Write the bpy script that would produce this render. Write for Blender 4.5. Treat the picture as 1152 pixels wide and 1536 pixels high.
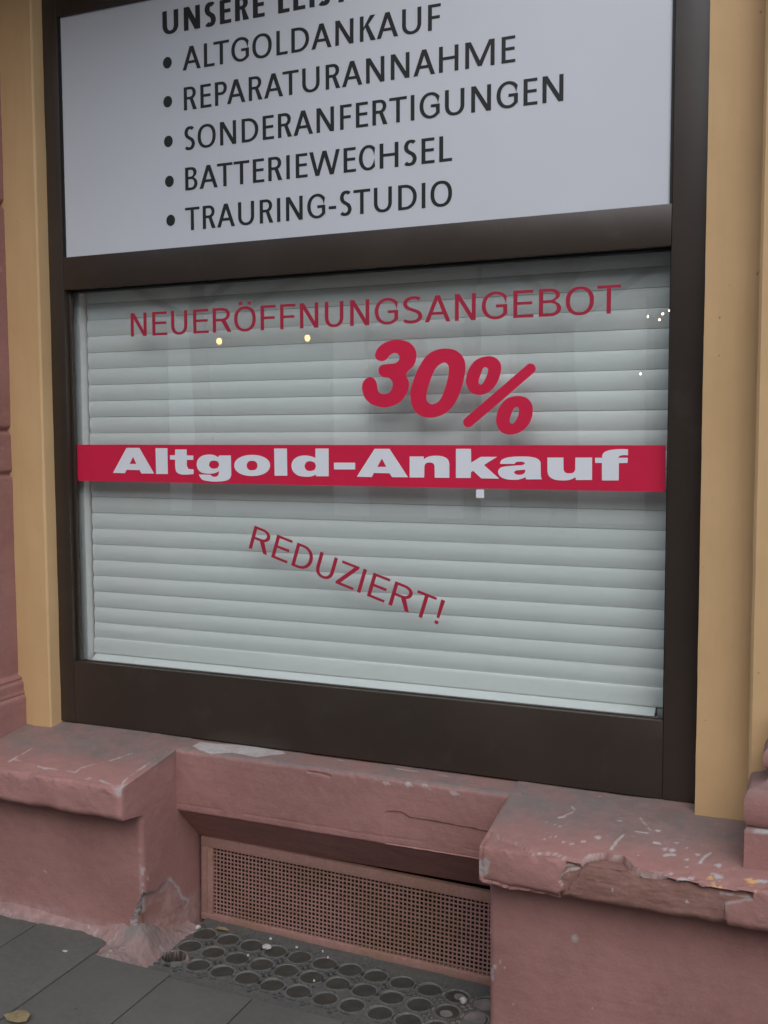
import bpy, bmesh, math, random
import numpy as np
from mathutils import Matrix, Vector

random.seed(7)
rng = np.random.default_rng(7)
for o in list(bpy.data.objects):
    bpy.data.objects.remove(o)
scn = bpy.context.scene
col = scn.collection
GROUND = 1.395          # camera height above the pavement; everything is lifted by this at the end

# ------------------------------------------------------------------ camera
F_PX, YAW, PITCH, ROLL = 1536.4, math.radians(22.948), math.radians(-4.2395), math.radians(-0.2117)
cam = bpy.data.cameras.new('camera')
cam_ob = bpy.data.objects.new('camera', cam)
col.objects.link(cam_ob)
scn.camera = cam_ob
cam.sensor_fit = 'VERTICAL'
cam.sensor_height = 24.0
cam.lens = 24.0 * F_PX / 1536.0
cam.clip_start = 0.05
cam.clip_end = 2000
CAM_M = (Matrix.Translation((0, -2.5, 0)) @ Matrix.Rotation(YAW, 4, 'Z')
         @ Matrix.Rotation(math.pi / 2 + PITCH, 4, 'X') @ Matrix.Rotation(ROLL, 4, 'Z'))
cam_ob.matrix_world = CAM_M
scn.render.resolution_x, scn.render.resolution_y = 768, 1024

# ------------------------------------------------------------------ sky, sun, exposure
SUN_DIR = Vector((0.34, -0.78, 0.80)).normalized()      # towards the sun
world = bpy.data.worlds.new('World')
scn.world = world
world.use_nodes = True
wn = world.node_tree
bg = wn.nodes['Background']
sky = wn.nodes.new('ShaderNodeTexSky')
sky.sky_type = 'NISHITA'
sky.sun_disc = False
sky.sun_elevation = math.asin(SUN_DIR.z)
sky.sun_rotation = math.atan2(SUN_DIR.x, SUN_DIR.y)
sky.dust_density = 1.0
sky.ozone_density = 2.0
hsv = wn.nodes.new('ShaderNodeHueSaturation')
hsv.inputs['Saturation'].default_value = 0.60
wn.links.new(sky.outputs[0], hsv.inputs['Color'])
wn.links.new(hsv.outputs[0], bg.inputs['Color'])
bg.inputs['Strength'].default_value = 0.15
sl = bpy.data.lights.new('sun', 'SUN')
sl.energy = 0.75
sl.angle = math.radians(60)
sl.color = (1.0, 0.98, 0.95)
sun = bpy.data.objects.new('sun', sl)
col.objects.link(sun)
sun.rotation_euler = SUN_DIR.to_track_quat('Z', 'Y').to_euler()
scn.view_settings.view_transform = 'Standard'
scn.view_settings.look = 'None'
scn.view_settings.gamma = 1.0
scn.view_settings.exposure = 0.86

# ------------------------------------------------------------------ pixel -> point on a plane of the place
def ray(px, py):
    v = CAM_M.to_3x3() @ Vector(((px - 576) / F_PX, -(py - 768) / F_PX, -1.0))
    return v
CO = Vector((0, -2.5, 0))
def onY(px, py, Y):
    v = ray(px, py); return CO + v * ((Y - CO.y) / v.y)
def onZ(px, py, Z):
    v = ray(px, py); return CO + v * ((Z - CO.z) / v.z)
def onX(px, py, X):
    v = ray(px, py); return CO + v * ((X - CO.x) / v.x)

# ------------------------------------------------------------------ numpy noise
def _hash(ix, iy, iz, seed):
    h = (ix * 374761393 + iy * 668265263 + iz * 2147483647 + seed * 1274126177) & 0xffffffff
    h = ((h ^ (h >> 13)) * 1274126177) & 0xffffffff
    h = ((h ^ (h >> 16)) * 2246822519) & 0xffffffff
    return ((h ^ (h >> 15)) & 0xffff) / 65535.0
def vnoise(P, scale, seed=0):
    Q = np.asarray(P, float) * scale
    I = np.floor(Q).astype(np.int64); Fr = Q - I
    Fr = Fr * Fr * (3 - 2 * Fr)
    out = 0
    for dx in (0, 1):
        wx = Fr[..., 0] if dx else 1 - Fr[..., 0]
        for dy in (0, 1):
            wy = Fr[..., 1] if dy else 1 - Fr[..., 1]
            for dz in (0, 1):
                wz = Fr[..., 2] if dz else 1 - Fr[..., 2]
                out = out + wx * wy * wz * _hash(I[..., 0] + dx, I[..., 1] + dy, I[..., 2] + dz, seed)
    return out * 2 - 1
def fbm(P, scale, octv=4, seed=0):
    a, s, t = 1.0, 0.0, 0.0
    for k in range(octv):
        s = s + a * vnoise(P, scale * 2 ** k, seed + k * 17); t += a; a *= 0.5
    return s / t
def sdpoly(U, V, poly):
    """signed distance to a polygon, negative inside"""
    poly = np.asarray(poly, float)
    d = np.full(U.shape, 1e9); inside = np.zeros(U.shape, bool)
    n = len(poly)
    for i in range(n):
        a, b = poly[i], poly[(i + 1) % n]
        e = b - a
        t = np.clip(((U - a[0]) * e[0] + (V - a[1]) * e[1]) / (e @ e + 1e-12), 0, 1)
        d = np.minimum(d, np.hypot(U - a[0] - t * e[0], V - a[1] - t * e[1]))
        c = ((a[1] > V) != (b[1] > V)) & (U < (b[0] - a[0]) * (V - a[1]) / (b[1] - a[1] + 1e-12) + a[0])
        inside ^= c
    return np.where(inside, -d, d)
def sdline(U, V, line):
    line = np.asarray(line, float)
    d = np.full(U.shape, 1e9)
    for a, b in zip(line[:-1], line[1:]):
        e = b - a
        t = np.clip(((U - a[0]) * e[0] + (V - a[1]) * e[1]) / (e @ e + 1e-12), 0, 1)
        d = np.minimum(d, np.hypot(U - a[0] - t * e[0], V - a[1] - t * e[1]))
    return d
def sstep(a, b, x):
    t = np.clip((x - a) / (b - a), 0, 1); return t * t * (3 - 2 * t)

# ------------------------------------------------------------------ object helpers
def tag(o, label=None, cat=None, group=None, kind=None):
    if label: o['label'] = label
    if cat: o['category'] = cat
    if group: o['group'] = group
    if kind: o['kind'] = kind
    return o
def empty(name, loc=(0, 0, 0), label=None, cat=None, group=None):
    o = bpy.data.objects.new(name, None)
    o.empty_display_size = 0.1
    col.objects.link(o)
    o.location = loc
    return tag(o, label, cat, group)
def link(name, me, m=None, parent=None):
    o = bpy.data.objects.new(name, me)
    col.objects.link(o)
    if m is not None and not me.materials:
        me.materials.append(m)
    if parent is not None:
        o.parent = parent
        o.matrix_parent_inverse = Matrix.Translation(-Vector(parent.location)) if parent.type == 'EMPTY' else Matrix()
    return o
class MB:
    def __init__(s): s.v = []; s.f = []
    def box(s, x0, x1, y0, y1, z0, z1):
        b = len(s.v)
        s.v += [(x, y, z) for z in (z0, z1) for y in (y0, y1) for x in (x0, x1)]
        s.f += [tuple(b + i for i in q) for q in ((0, 2, 3, 1), (4, 5, 7, 6), (0, 1, 5, 4), (2, 6, 7, 3), (0, 4, 6, 2), (1, 3, 7, 5))]
        return s
    def prism_x(s, prof, x0, x1):       # prof: closed (y,z) outline
        b = len(s.v); n = len(prof)
        s.v += [(x0, y, z) for y, z in prof] + [(x1, y, z) for y, z in prof]
        s.f += [(b + i, b + (i + 1) % n, b + n + (i + 1) % n, b + n + i) for i in range(n)]
        s.f += [tuple(b + i for i in range(n))[::-1], tuple(b + n + i for i in range(n))]
        return s
    def prism_z(s, prof, z0, z1):       # prof: closed (x,y) outline
        b = len(s.v); n = len(prof)
        s.v += [(x, y, z0) for x, y in prof] + [(x, y, z1) for x, y in prof]
        s.f += [(b + i, b + (i + 1) % n, b + n + (i + 1) % n, b + n + i) for i in range(n)]
        s.f += [tuple(b + i for i in range(n))[::-1], tuple(b + n + i for i in range(n))]
        return s
    def tube(s, pts, rads, seg=8):
        rings = []
        for i, p in enumerate(pts):
            p = Vector(p)
            d = (Vector(pts[min(i + 1, len(pts) - 1)]) - Vector(pts[max(i - 1, 0)])).normalized()
            a = d.orthogonal().normalized(); c = d.cross(a)
            b = len(s.v)
            for k in range(seg):
                t = 2 * math.pi * k / seg
                s.v.append(tuple(p + (a * math.cos(t) + c * math.sin(t)) * rads[i]))
            rings.append(b)
        for b0, b1 in zip(rings[:-1], rings[1:]):
            s.f += [(b0 + k, b0 + (k + 1) % seg, b1 + (k + 1) % seg, b1 + k) for k in range(seg)]
        s.f += [tuple(rings[0] + k for k in range(seg))[::-1], tuple(rings[-1] + k for k in range(seg))]
        return s
    def mesh(s, name):
        me = bpy.data.meshes.new(name)
        me.from_pydata(s.v, [], s.f)
        bm = bmesh.new(); bm.from_mesh(me)
        bmesh.ops.recalc_face_normals(bm, faces=bm.faces)
        bm.to_mesh(me); bm.free()
        return me
    def build(s, name, m, parent=None, bevel=0.0, smooth=False, segs=2):
        me = s.mesh(name)
        if bevel:
            bm = bmesh.new(); bm.from_mesh(me)
            ed = [e for e in bm.edges if e.is_manifold and e.calc_face_angle(0) > 0.5]
            bmesh.ops.bevel(bm, geom=ed, offset=bevel, segments=segs, affect='EDGES', profile=0.6, clamp_overlap=True)
            bm.to_mesh(me); bm.free()
            smooth = True
        if smooth:
            me.polygons.foreach_set('use_smooth', [True] * len(me.polygons))
            me.set_sharp_from_angle(angle=math.radians(38))
        return link(name, me, m, parent)
def grid_mesh(name, P, attrs=None, sharp=40, flip=False):
    R, Cc, _ = P.shape
    idx = np.arange(R * Cc).reshape(R, Cc)
    q = np.stack([idx[:-1, :-1], idx[:-1, 1:], idx[1:, 1:], idx[1:, :-1]], -1).reshape(-1, 4)
    if flip: q = q[:, ::-1]
    me = bpy.data.meshes.new(name)
    me.from_pydata(P.reshape(-1, 3).tolist(), [], q.tolist())
    for k, a in (attrs or {}).items():
        at = me.attributes.new(k, 'FLOAT', 'POINT')
        at.data.foreach_set('value', np.ascontiguousarray(np.clip(a, 0, 1), dtype=np.float32).ravel())
    me.polygons.foreach_set('use_smooth', [True] * len(me.polygons))
    me.set_sharp_from_angle(angle=math.radians(sharp))
    return me
def grid_normals(P):
    du = np.gradient(P, axis=1); dv = np.gradient(P, axis=0)
    n = np.cross(du, dv)
    return n / (np.linalg.norm(n, axis=-1, keepdims=True) + 1e-9)

# ------------------------------------------------------------------ materials
class NT:
    def __init__(s, name):
        s.m = bpy.data.materials.new(name); s.m.use_nodes = True
        s.t = s.m.node_tree; s.b = s.t.nodes['Principled BSDF']; s.out = s.t.nodes['Material Output']
        s.co = s.t.nodes.new('ShaderNodeTexCoord').outputs['Object']
    def n(s, typ, **kw):
        nd = s.t.nodes.new('ShaderNode' + typ)
        for k, v in kw.items(): setattr(nd, k, v)
        return nd
    def l(s, a, b): s.t.links.new(a, b)
    def scale(s, sx, sy, sz):
        m = s.n('Mapping'); m.inputs['Scale'].default_value = (sx, sy, sz)
        s.l(s.co, m.inputs[0]); return m.outputs[0]
    def noise(s, scale, detail=5, rough=0.6, vec=None):
        nd = s.n('TexNoise'); nd.inputs['Scale'].default_value = scale
        nd.inputs['Detail'].default_value = detail; nd.inputs['Roughness'].default_value = rough
        s.l(vec or s.co, nd.inputs['Vector']); return nd.outputs['Fac']
    def ramp(s, fac, stops):
        r = s.n('ValToRGB'); e = r.color_ramp.elements
        while len(e) < len(stops): e.new(0.5)
        for el, (p, c) in zip(e, stops):
            el.position = p; el.color = (*c, 1) if len(c) == 3 else c
        s.l(fac, r.inputs[0]); return r.outputs[0]
    def val(s, fac, a, b, lo=0.0, hi=1.0):
        r = s.n('MapRange'); r.inputs[1].default_value = a; r.inputs[2].default_value = b
        r.inputs[3].default_value = lo; r.inputs[4].default_value = hi
        s.l(fac, r.inputs[0]); return r.outputs[0]
    def mix(s, fac, a, b, typ='MIX'):
        m = s.n('Mix', data_type='RGBA', blend_type=typ)
        for i, v in ((0, fac), (6, a), (7, b)):
            if hasattr(v, 'is_output'): s.l(v, m.inputs[i])
            else: m.inputs[i].default_value = v if i == 0 else (*v, 1)
        return m.outputs[2]
    def math(s, op, a, b=None):
        m = s.n('Math', operation=op)
        for i, v in ((0, a), (1, b)):
            if v is None: continue
            if hasattr(v, 'is_output'): s.l(v, m.inputs[i])
            else: m.inputs[i].default_value = v
        return m.outputs[0]
    def attr(s, name):
        a = s.n('Attribute'); a.attribute_name = name; return a.outputs['Fac']
    def rnd(s): return s.n('ObjectInfo').outputs['Random']
    def bump(s, h, strength=0.3, dist=0.002, prev=None):
        b = s.n('Bump'); b.inputs['Strength'].default_value = strength; b.inputs['Distance'].default_value = dist
        s.l(h, b.inputs['Height'])
        if prev: s.l(prev, b.inputs['Normal'])
        return b.outputs['Normal']
    def set(s, color=None, rough=None, normal=None, metal=None, spec=None):
        for k, v in (('Base Color', color), ('Roughness', rough), ('Normal', normal), ('Metallic', metal), ('Specular IOR Level', spec)):
            if v is None: continue
            if hasattr(v, 'is_output'): s.l(v, s.b.inputs[k])
            else: s.b.inputs[k].default_value = (*v, 1) if isinstance(v, tuple) else v
        return s.m

def mat_pink():
    t = NT('pink_masonry_paint')
    n1 = t.noise(3.5, 6); n2 = t.noise(26, 5); st = t.noise(1.0, 5, 0.65, t.scale(5, 5, 90)); n3 = t.noise(160, 3)
    c = t.ramp(n1, [(0.3, (0.280, 0.136, 0.116)), (0.7, (0.365, 0.184, 0.160))])
    c = t.mix(t.val(st, 0.48, 0.75, 0, 0.22), c, (0.235, 0.105, 0.09))
    c = t.mix(t.val(n2, 0.55, 0.8, 0, 0.4), c, (0.37, 0.19, 0.175))
    raw = t.mix(t.noise(12, 5), (0.155, 0.074, 0.056), (0.285, 0.150, 0.118))
    c = t.mix(t.math('MULTIPLY', t.attr('raw'), 0.95), c, raw)
    dn = t.math('MULTIPLY', t.attr('dust'), t.val(t.noise(16, 6), 0.25, 0.62, 0.35, 1.0))
    c = t.mix(dn, c, t.mix(n2, (0.145, 0.118, 0.106), (0.21, 0.178, 0.16)))
    c = t.mix(t.val(n3, 0.70, 0.78, 0, 0.55), c, (0.16, 0.075, 0.065))
    c = t.mix(t.math('MULTIPLY', t.attr('pale'), t.val(t.noise(45, 5), 0.35, 0.6, 0.1, 0.8)), c, (0.40, 0.27, 0.24))
    c = t.mix(t.math('MULTIPLY', t.attr('chip'), t.val(t.noise(130, 3), 0.3, 0.55, 0.62, 0.98)), c, t.mix(n2, (0.33, 0.31, 0.29), (0.52, 0.51, 0.49)))
    c = t.mix(t.attr('ochre'), c, (0.62, 0.36, 0.14))
    mot = t.noise(9, 7, 0.75)
    c = t.mix(t.val(mot, 0.5, 0.72, 0, 0.35), c, (0.20, 0.10, 0.09))
    c = t.mix(t.val(t.noise(75, 4, 0.7), 0.58, 0.72, 0, 0.4), c, (0.40, 0.235, 0.215))
    c = t.mix(t.val(t.noise(300, 2), 0.66, 0.74, 0, 0.5), c, (0.15, 0.08, 0.07))
    b = t.bump(n3, 0.45, 0.002); b = t.bump(st, 0.14, 0.003, b); b = t.bump(n2, 0.35, 0.004, b); b = t.bump(mot, 0.25, 0.008, b)
    return t.set(c, 0.72, b, spec=0.3)
def mat_yellow():
    t = NT('ochre_wall_paint')
    n1 = t.noise(2.2, 6); n2 = t.noise(40, 5); n3 = t.noise(220, 3); dr = t.noise(1.0, 5, 0.6, t.scale(30, 30, 2.5))
    c = t.ramp(n1, [(0.3, (0.535, 0.345, 0.168)), (0.7, (0.60, 0.395, 0.20))])
    c = t.mix(t.val(dr, 0.5, 0.8, 0, 0.22), c, (0.40, 0.25, 0.12))
    c = t.mix(t.val(t.noise(70, 2), 0.74, 0.78, 0, 0.7), c, (0.20, 0.13, 0.08))
    b = t.bump(n3, 0.25, 0.001); b = t.bump(n2, 0.2, 0.002, b)
    return t.set(c, 0.62, b, spec=0.3)
def mat_bronze():
    t = NT('bronze_anodised_metal')
    n1 = t.noise(2.5, 5); sp = t.noise(230, 2); br = t.noise(1.0, 4, 0.6, t.scale(2, 60, 60))
    c = t.ramp(n1, [(0.3, (0.034, 0.024, 0.017)), (0.7, (0.046, 0.032, 0.023))])
    c = t.mix(t.val(t.noise(9, 6, 0.7), 0.55, 0.8, 0, 0.35), c, (0.10, 0.085, 0.07))
    c = t.mix(t.val(sp, 0.80, 0.83, 0, 0.6), c, (0.3, 0.28, 0.25))
    return t.set(c, t.val(n1, 0.3, 0.7, 0.30, 0.40), t.bump(sp, 0.04, 0.0005), metal=0.12, spec=0.6)
def mat_plain(name, c, rough=0.5, var=0.08, scale=20, spec=0.4, metal=0.0, bump=0.0, bscale=200):
    t = NT(name)
    n = t.noise(scale, 5)
    lo = tuple(x * (1 - var) for x in c); hi = tuple(min(1, x * (1 + var)) for x in c)
    nm = t.bump(t.noise(bscale, 3), bump, 0.001) if bump else None
    return t.set(t.ramp(n, [(0.3, lo), (0.7, hi)]), rough, nm, metal, spec)
def mat_slat():
    t = NT('white_shutter_enamel')
    n = t.noise(1.0, 5, 0.6, t.scale(1.5, 30, 30)); g = t.noise(6, 6)
    c = t.ramp(n, [(0.3, (0.76, 0.765, 0.75)), (0.7, (0.82, 0.825, 0.81))])
    c = t.mix(t.val(g, 0.5, 0.8, 0, 0.3), c, (0.66, 0.66, 0.635))
    c = t.mix(t.val(t.noise(110, 2), 0.77, 0.80, 0, 0.5), c, (0.32, 0.31, 0.28))
    b = t.bump(t.noise(1.0, 3, 0.5, t.scale(1, 200, 200)), 0.06, 0.001)
    return t.set(c, 0.38, b, spec=0.45)
def mat_glass():
    t = NT('window_glass')
    t.t.nodes.remove(t.b)
    tr = t.n('BsdfTransparent'); tr.inputs[0].default_value = (0.955, 0.975, 0.965, 1)
    gl = t.n('BsdfGlossy'); gl.inputs['Roughness'].default_value = 0.0
    wv = t.bump(t.noise(2.2, 2), 0.03, 0.004); t.l(wv, gl.inputs['Normal'])
    lw = t.n('LayerWeight'); lw.inputs['Blend'].default_value = 0.5
    sch = t.math('ADD', t.math('MULTIPLY', t.math('POWER', lw.outputs['Facing'], 5.0), 0.92), 0.080)   # Schlick
    ms = t.n('MixShader'); t.l(sch, ms.inputs[0]); t.l(tr.outputs[0], ms.inputs[1]); t.l(gl.outputs[0], ms.inputs[2])
    t.l(ms.outputs[0], t.out.inputs['Surface'])
    return t.m
def mat_pavement():
    t = NT('concrete_paving')
    n1 = t.noise(4, 6); n2 = t.noise(60, 6, 0.7); sp = t.noise(120, 2); r = t.rnd()
    c = t.ramp(n1, [(0.3, (0.086, 0.084, 0.072)), (0.7, (0.122, 0.118, 0.102))])
    c = t.mix(t.val(n2, 0.4, 0.7, 0, 0.5), c, (0.14, 0.137, 0.125))
    c = t.mix(t.val(r, 0, 1, 0, 0.25), c, (0.095, 0.088, 0.075))
    c = t.mix(t.val(t.noise(17, 2), 0.73, 0.76, 0, 0.75), c, (0.045, 0.043, 0.038))
    c = t.mix(t.val(sp, 0.79, 0.82, 0, 0.6), c, (0.3, 0.29, 0.26))
    b = t.bump(n2, 0.35, 0.002)
    return t.set(c, 0.8, b, spec=0.3)
def mat_grille():
    t = NT('rusty_painted_steel')
    n1 = t.noise(7, 6); n2 = t.noise(90, 5, 0.7)
    c = t.ramp(n2, [(0.3, (0.29, 0.150, 0.125)), (0.7, (0.36, 0.205, 0.175))])
    c = t.mix(t.val(n1, 0.42, 0.62, 0, 0.85), c, t.mix(n2, (0.20, 0.095, 0.050), (0.33, 0.21, 0.15)))
    c = t.mix(t.val(t.noise(30, 5), 0.6, 0.75, 0, 0.6), c, (0.26, 0.20, 0.17))
    return t.set(c, 0.75, t.bump(n2, 0.3, 0.001), spec=0.3)
def mat_iron():
    t = NT('cast_iron_dirty')
    n1 = t.noise(8, 6); n2 = t.noise(110, 5, 0.7)
    c = t.ramp(n2, [(0.3, (0.062, 0.060, 0.054)), (0.7, (0.115, 0.112, 0.102))])
    c = t.mix(t.val(n1, 0.5, 0.75, 0, 0.5), c, (0.10, 0.075, 0.05))
    c = t.mix(t.attr('rim'), c, t.mix(n2, (0.13, 0.125, 0.11), (0.20, 0.19, 0.17)))
    c = t.mix(t.attr('pit'), c, (0.008, 0.007, 0.006))  # shade inside the shallow holes is painted in near-black
    c = t.mix(t.attr('pale'), c, (0.36, 0.27, 0.22))
    return t.set(c, 0.7, t.bump(n2, 0.5, 0.002), spec=0.35)
def mat_lens():
    t = NT('dirty_lens_glass')
    n1 = t.noise(25, 5); n2 = t.noise(140, 5, 0.7); r = t.rnd()
    c = t.ramp(n1, [(0.3, (0.028, 0.028, 0.024)), (0.75, (0.060, 0.057, 0.047))])
    c = t.mix(t.val(r, 0.2, 1, 0, 0.6), c, (0.048, 0.044, 0.034))
    c = t.mix(t.val(n2, 0.62, 0.75, 0, 0.4), c, (0.09, 0.085, 0.07))
    return t.set(c, t.val(n2, 0.3, 0.7, 0.35, 0.7), t.bump(n2, 0.3, 0.001), spec=0.5)
M = dict(pink=mat_pink(), yellow=mat_yellow(), bronze=mat_bronze(), slat=mat_slat(), glass=mat_glass(), pave=mat_pavement(),
         grille=mat_grille(), iron=mat_iron(), lens=mat_lens(),
         sign=mat_plain('white_sign_film', (0.59, 0.605, 0.635), 0.32, 0.02, 3, 0.5),
         black=mat_plain('black_sign_print', (0.022, 0.022, 0.022), 0.4, 0.1),
         red=mat_plain('crimson_vinyl', (0.60, 0.016, 0.058), 0.35, 0.05, 8, 0.45),
         darkred=mat_plain('crimson_letter_vinyl', (0.36, 0.018, 0.045), 0.4, 0.05, 8, 0.4),
         white=mat_plain('white_vinyl', (0.72, 0.73, 0.76), 0.35, 0.02, 8, 0.45),
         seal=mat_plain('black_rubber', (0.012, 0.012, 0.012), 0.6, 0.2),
         dark=mat_plain('unlit_void_black', (0.015, 0.013, 0.012), 0.9, 0.3),  # near-black stands in for the unlit space behind grille and window
         mortar=mat_plain('grey_mortar', (0.19, 0.165, 0.15), 0.9, 0.25, 30, 0.2, 0, 0.5, 120),
         asphalt=mat_plain('asphalt', (0.05, 0.05, 0.05), 0.85, 0.25, 60, 0.3, 0, 0.6, 150),
         kerb=mat_plain('granite_kerb', (0.22, 0.21, 0.20), 0.8, 0.2, 60, 0.3, 0, 0.3),
         cream=mat_plain('cream_render', (0.40, 0.37, 0.30), 0.8, 0.08, 3, 0.2, 0, 0.2),
         offwhite=mat_plain('pale_stone', (0.78, 0.77, 0.74), 0.75, 0.06, 4, 0.2, 0, 0.2),
         greywall=mat_plain('grey_render', (0.30, 0.30, 0.29), 0.8, 0.08, 3, 0.2, 0, 0.2),
         tile=mat_plain('clay_roof', (0.20, 0.08, 0.05), 0.8, 0.2, 10, 0.2),
         pane=mat_plain('far_window_pane', (0.03, 0.035, 0.04), 0.08, 0.1, 5, 0.5),
         bark=mat_plain('bark', (0.09, 0.07, 0.05), 0.9, 0.3, 30, 0.1, 0, 0.6, 60),
         leaf=mat_plain('leaf', (0.055, 0.085, 0.03), 0.6, 0.35, 3, 0.3),
         straw=mat_plain('dry_leaf', (0.22, 0.17, 0.09), 0.8, 0.2, 60, 0.2),
         pebble=mat_plain('pale_grit', (0.45, 0.43, 0.40), 0.8, 0.2, 60, 0.2))
def mat_lamp(name, c, s):
    t = NT(name)
    t.set((0.9, 0.85, 0.75), 0.3)
    t.b.inputs['Emission Color'].default_value = (*c, 1)
    t.b.inputs['Emission Strength'].default_value = s
    return t.m
M['lamp'] = mat_lamp('warm_lamp_glass', (1.0, 0.52, 0.17), 9)
M['bulb'] = mat_lamp('small_bulb_glass', (1.0, 0.78, 0.58), 14)

# ================================================================== SETTING: ground
def gz(x, y=0.0):
    """pavement surface: falls a little along the street"""
    return -1.395 - 0.012 * (min(max(x, -6), 6) + 1.6)
me = MB()
me.v = [(-400, 400, -1.62), (400, 400, -1.62), (400, -400, -1.62), (-400, -400, -1.62)]; me.f = [(0, 1, 2, 3)]
tag(me.build('ground', M['asphalt']), kind='structure')
road = MB().box(-60, 60, -10.4, -3.72, -1.66, -1.545).build('road', M['asphalt']); tag(road, kind='structure')
pv = MB()
pv.prism_x([(-3.5, -1.6), (-3.5, -1.463), (0.20, -1.463), (0.20, -1.6)], -30, 30)
pavement = tag(pv.build('pavement', M['mortar']), kind='structure')
kb = tag(MB().box(-30, 30, -3.70, -3.505, -1.60, -1.415).build('kerb', M['kerb'], None, 0.012), kind='structure')
fp = tag(MB().box(-60, 60, -13.9, -10.42, -1.60, -1.40).build('far_pavement', M['kerb']), kind='structure')
# paving slabs, 25 cm wide
XJ = -1.520; PW = 0.2535
slab_cache = {}
rows = [(-0.86, -0.235), (-1.42, -0.865), (-1.98, -1.425), (-2.74, -1.985), (-3.495, -2.745)]
def slab(x0, x1, y0, y1):
    m = MB()
    zt = [gz(x0), gz(x1)]
    b = 0
    m.v = [(x0, y0, zt[0] - .06), (x1, y0, zt[1] - .06), (x0, y1, zt[0] - .06), (x1, y1, zt[1] - .06),
           (x0, y0, zt[0]), (x1, y0, zt[1]), (x0, y1, zt[0]), (x1, y1, zt[1])]
    m.f = [(0, 2, 3, 1), (4, 5, 7, 6), (0, 1, 5, 4), (2, 6, 7, 3), (0, 4, 6, 2), (1, 3, 7, 5)]
    dz = random.uniform(-0.0015, 0.0015)
    m.v = [(x, y, z + dz) for x, y, z in m.v]
    return m
for ri, (ya, yb) in enumerate(rows):
    for k in range(-11, 12):
        x0 = XJ + k * PW + 0.0022 + (PW * 0.5 if ri % 2 else 0); x1 = x0 + PW - 0.0044
        y1 = yb
        if ri == 0:
            if -1.70 < (x0 + x1) / 2 < -0.69: y1 = -0.362          # cut back for the pavement light
            if x0 < -1.64 < x1 + 0.02: y1 = -0.345
        slab(x0, x1, ya, y1).build('paving_slab', M['pave'], pavement, 0.003)

# ================================================================== PLINTH (pink painted masonry)
YT0, ZT0 = 0.06, -0.878          # ledge top, at the back
YE, ZE = -0.322, -0.930          # ledge top edge
def profile(dense=1.0):
    pts = []
    def seg(a, b, n):
        n = max(2, int(n * dense))
        for i in range(n): pts.append((a[0] + (b[0] - a[0]) * i / n, a[1] + (b[1] - a[1]) * i / n))
    seg((YT0, ZT0), (YE, ZE), 80)
    for i in range(5):
        t = math.radians(8 + 82 * i / 5); pts.append((YE - 0.008 * math.sin(t), ZE - 0.008 + 0.008 * math.cos(t)))
    seg((YE - 0.008, ZE - 0.010), (YE - 0.010, -1.003), 32)
    for i in range(8):
        t = math.radians(90 * i / 8); pts.append((YE + 0.012 - 0.022 * math.cos(t), -1.003 - 0.021 * math.sin(t)))
    seg((YE + 0.014, -1.0245), (-0.258, -1.033), 7)
    for i in range(5):
        t = math.radians(90 * i / 5); pts.append((-0.258 + 0.014 * math.sin(t), -1.033 - 0.014 * (1 - math.cos(t))))
    seg((-0.243, -1.048), (-0.240, -1.47), 80)
    pts.append((-0.240, -1.47))
    return np.array(pts)
PROF = profile()
iE = 80
arc = np.concatenate([[0], np.cumsum(np.hypot(*np.diff(PROF, axis=0).T))])
S_ROW = arc[iE] - arc           # >0 on the top, <0 on the front face
def to_s(px, py):
    """pixel -> (X, s) on the ledge's top or front face"""
    p = onY(px, py, YE - 0.009)
    if p.z <= ZE: return (p.x, p.z - ZE - 0.006)
    v = ray(px, py)
    sl_ = (ZT0 - ZE) / (YT0 - YE)
    # z = ZE + (y-YE)*sl_
    t = (ZE + (CO.y - YE) * sl_ - CO.z) / (v.z - v.y * sl_)
    q = CO + v * t
    return (q.x, math.hypot(q.y - YE, q.z - ZE))

def sweep_block(xc, xend, sgn, xstep):
    """xc: corner X; the front runs from the corner away to xend; the side goes back into the wall.  sgn=-1: block lies at smaller X"""
    r = 0.014
    nfront = int(abs(xend - xc) / xstep)
    fx = np.linspace(xend, xc + sgn * r, nfront)
    nside = 46
    out = []
    flag = []
    for (y, z) in PROF:
        ln = [(x, y, z) for x in fx]
        rr = min(r, max(0.002, (0.10 - y) * 0.5))
        for i in range(1, 5):
            t = math.radians(90 * i / 4)
            ln.append((xc + sgn * r - sgn * r * math.sin(t), y + rr * (1 - math.cos(t)), z))
        for i in range(1, nside + 1):
            ln.append((xc, y + rr + (0.12 - y - rr) * i / nside, z))
        out.append(ln)
    P = np.array(out)
    side = np.zeros(P.shape[:2]); side[:, nfront + 2:] = 1
    return P, side, nfront

def finish(P, side, raw, chip, depth, seed, rough_amp=0.0022):
    N = grid_normals(P)
    if N[P.shape[0] // 2 + 20, 5, 1] > 0: N = -N
    big = fbm(P * np.array([1, 1, 1.6]), 7, 3, seed) * rough_amp * 1.3 + fbm(P, 45, 4, seed + 5) * rough_amp * 0.7
    edge = np.exp(-((S_ROW[:, None]) / 0.02) ** 2) * (1 - side)
    lip = np.exp(-((S_ROW[:, None] + 0.095) / 0.02) ** 2) * (1 - side)
    big = big - edge * np.abs(fbm(P, 30, 4, seed + 9)) * 0.012 + lip * fbm(P * np.array([1, .2, .2]), 16, 3, seed + 3) * 0.0045
    wallrow = (PROF[:, 1] < -1.048)[:, None]
    big = np.where(wallrow, big * 0.55, big)
    return P + N * (big + depth)[..., None]

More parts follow.
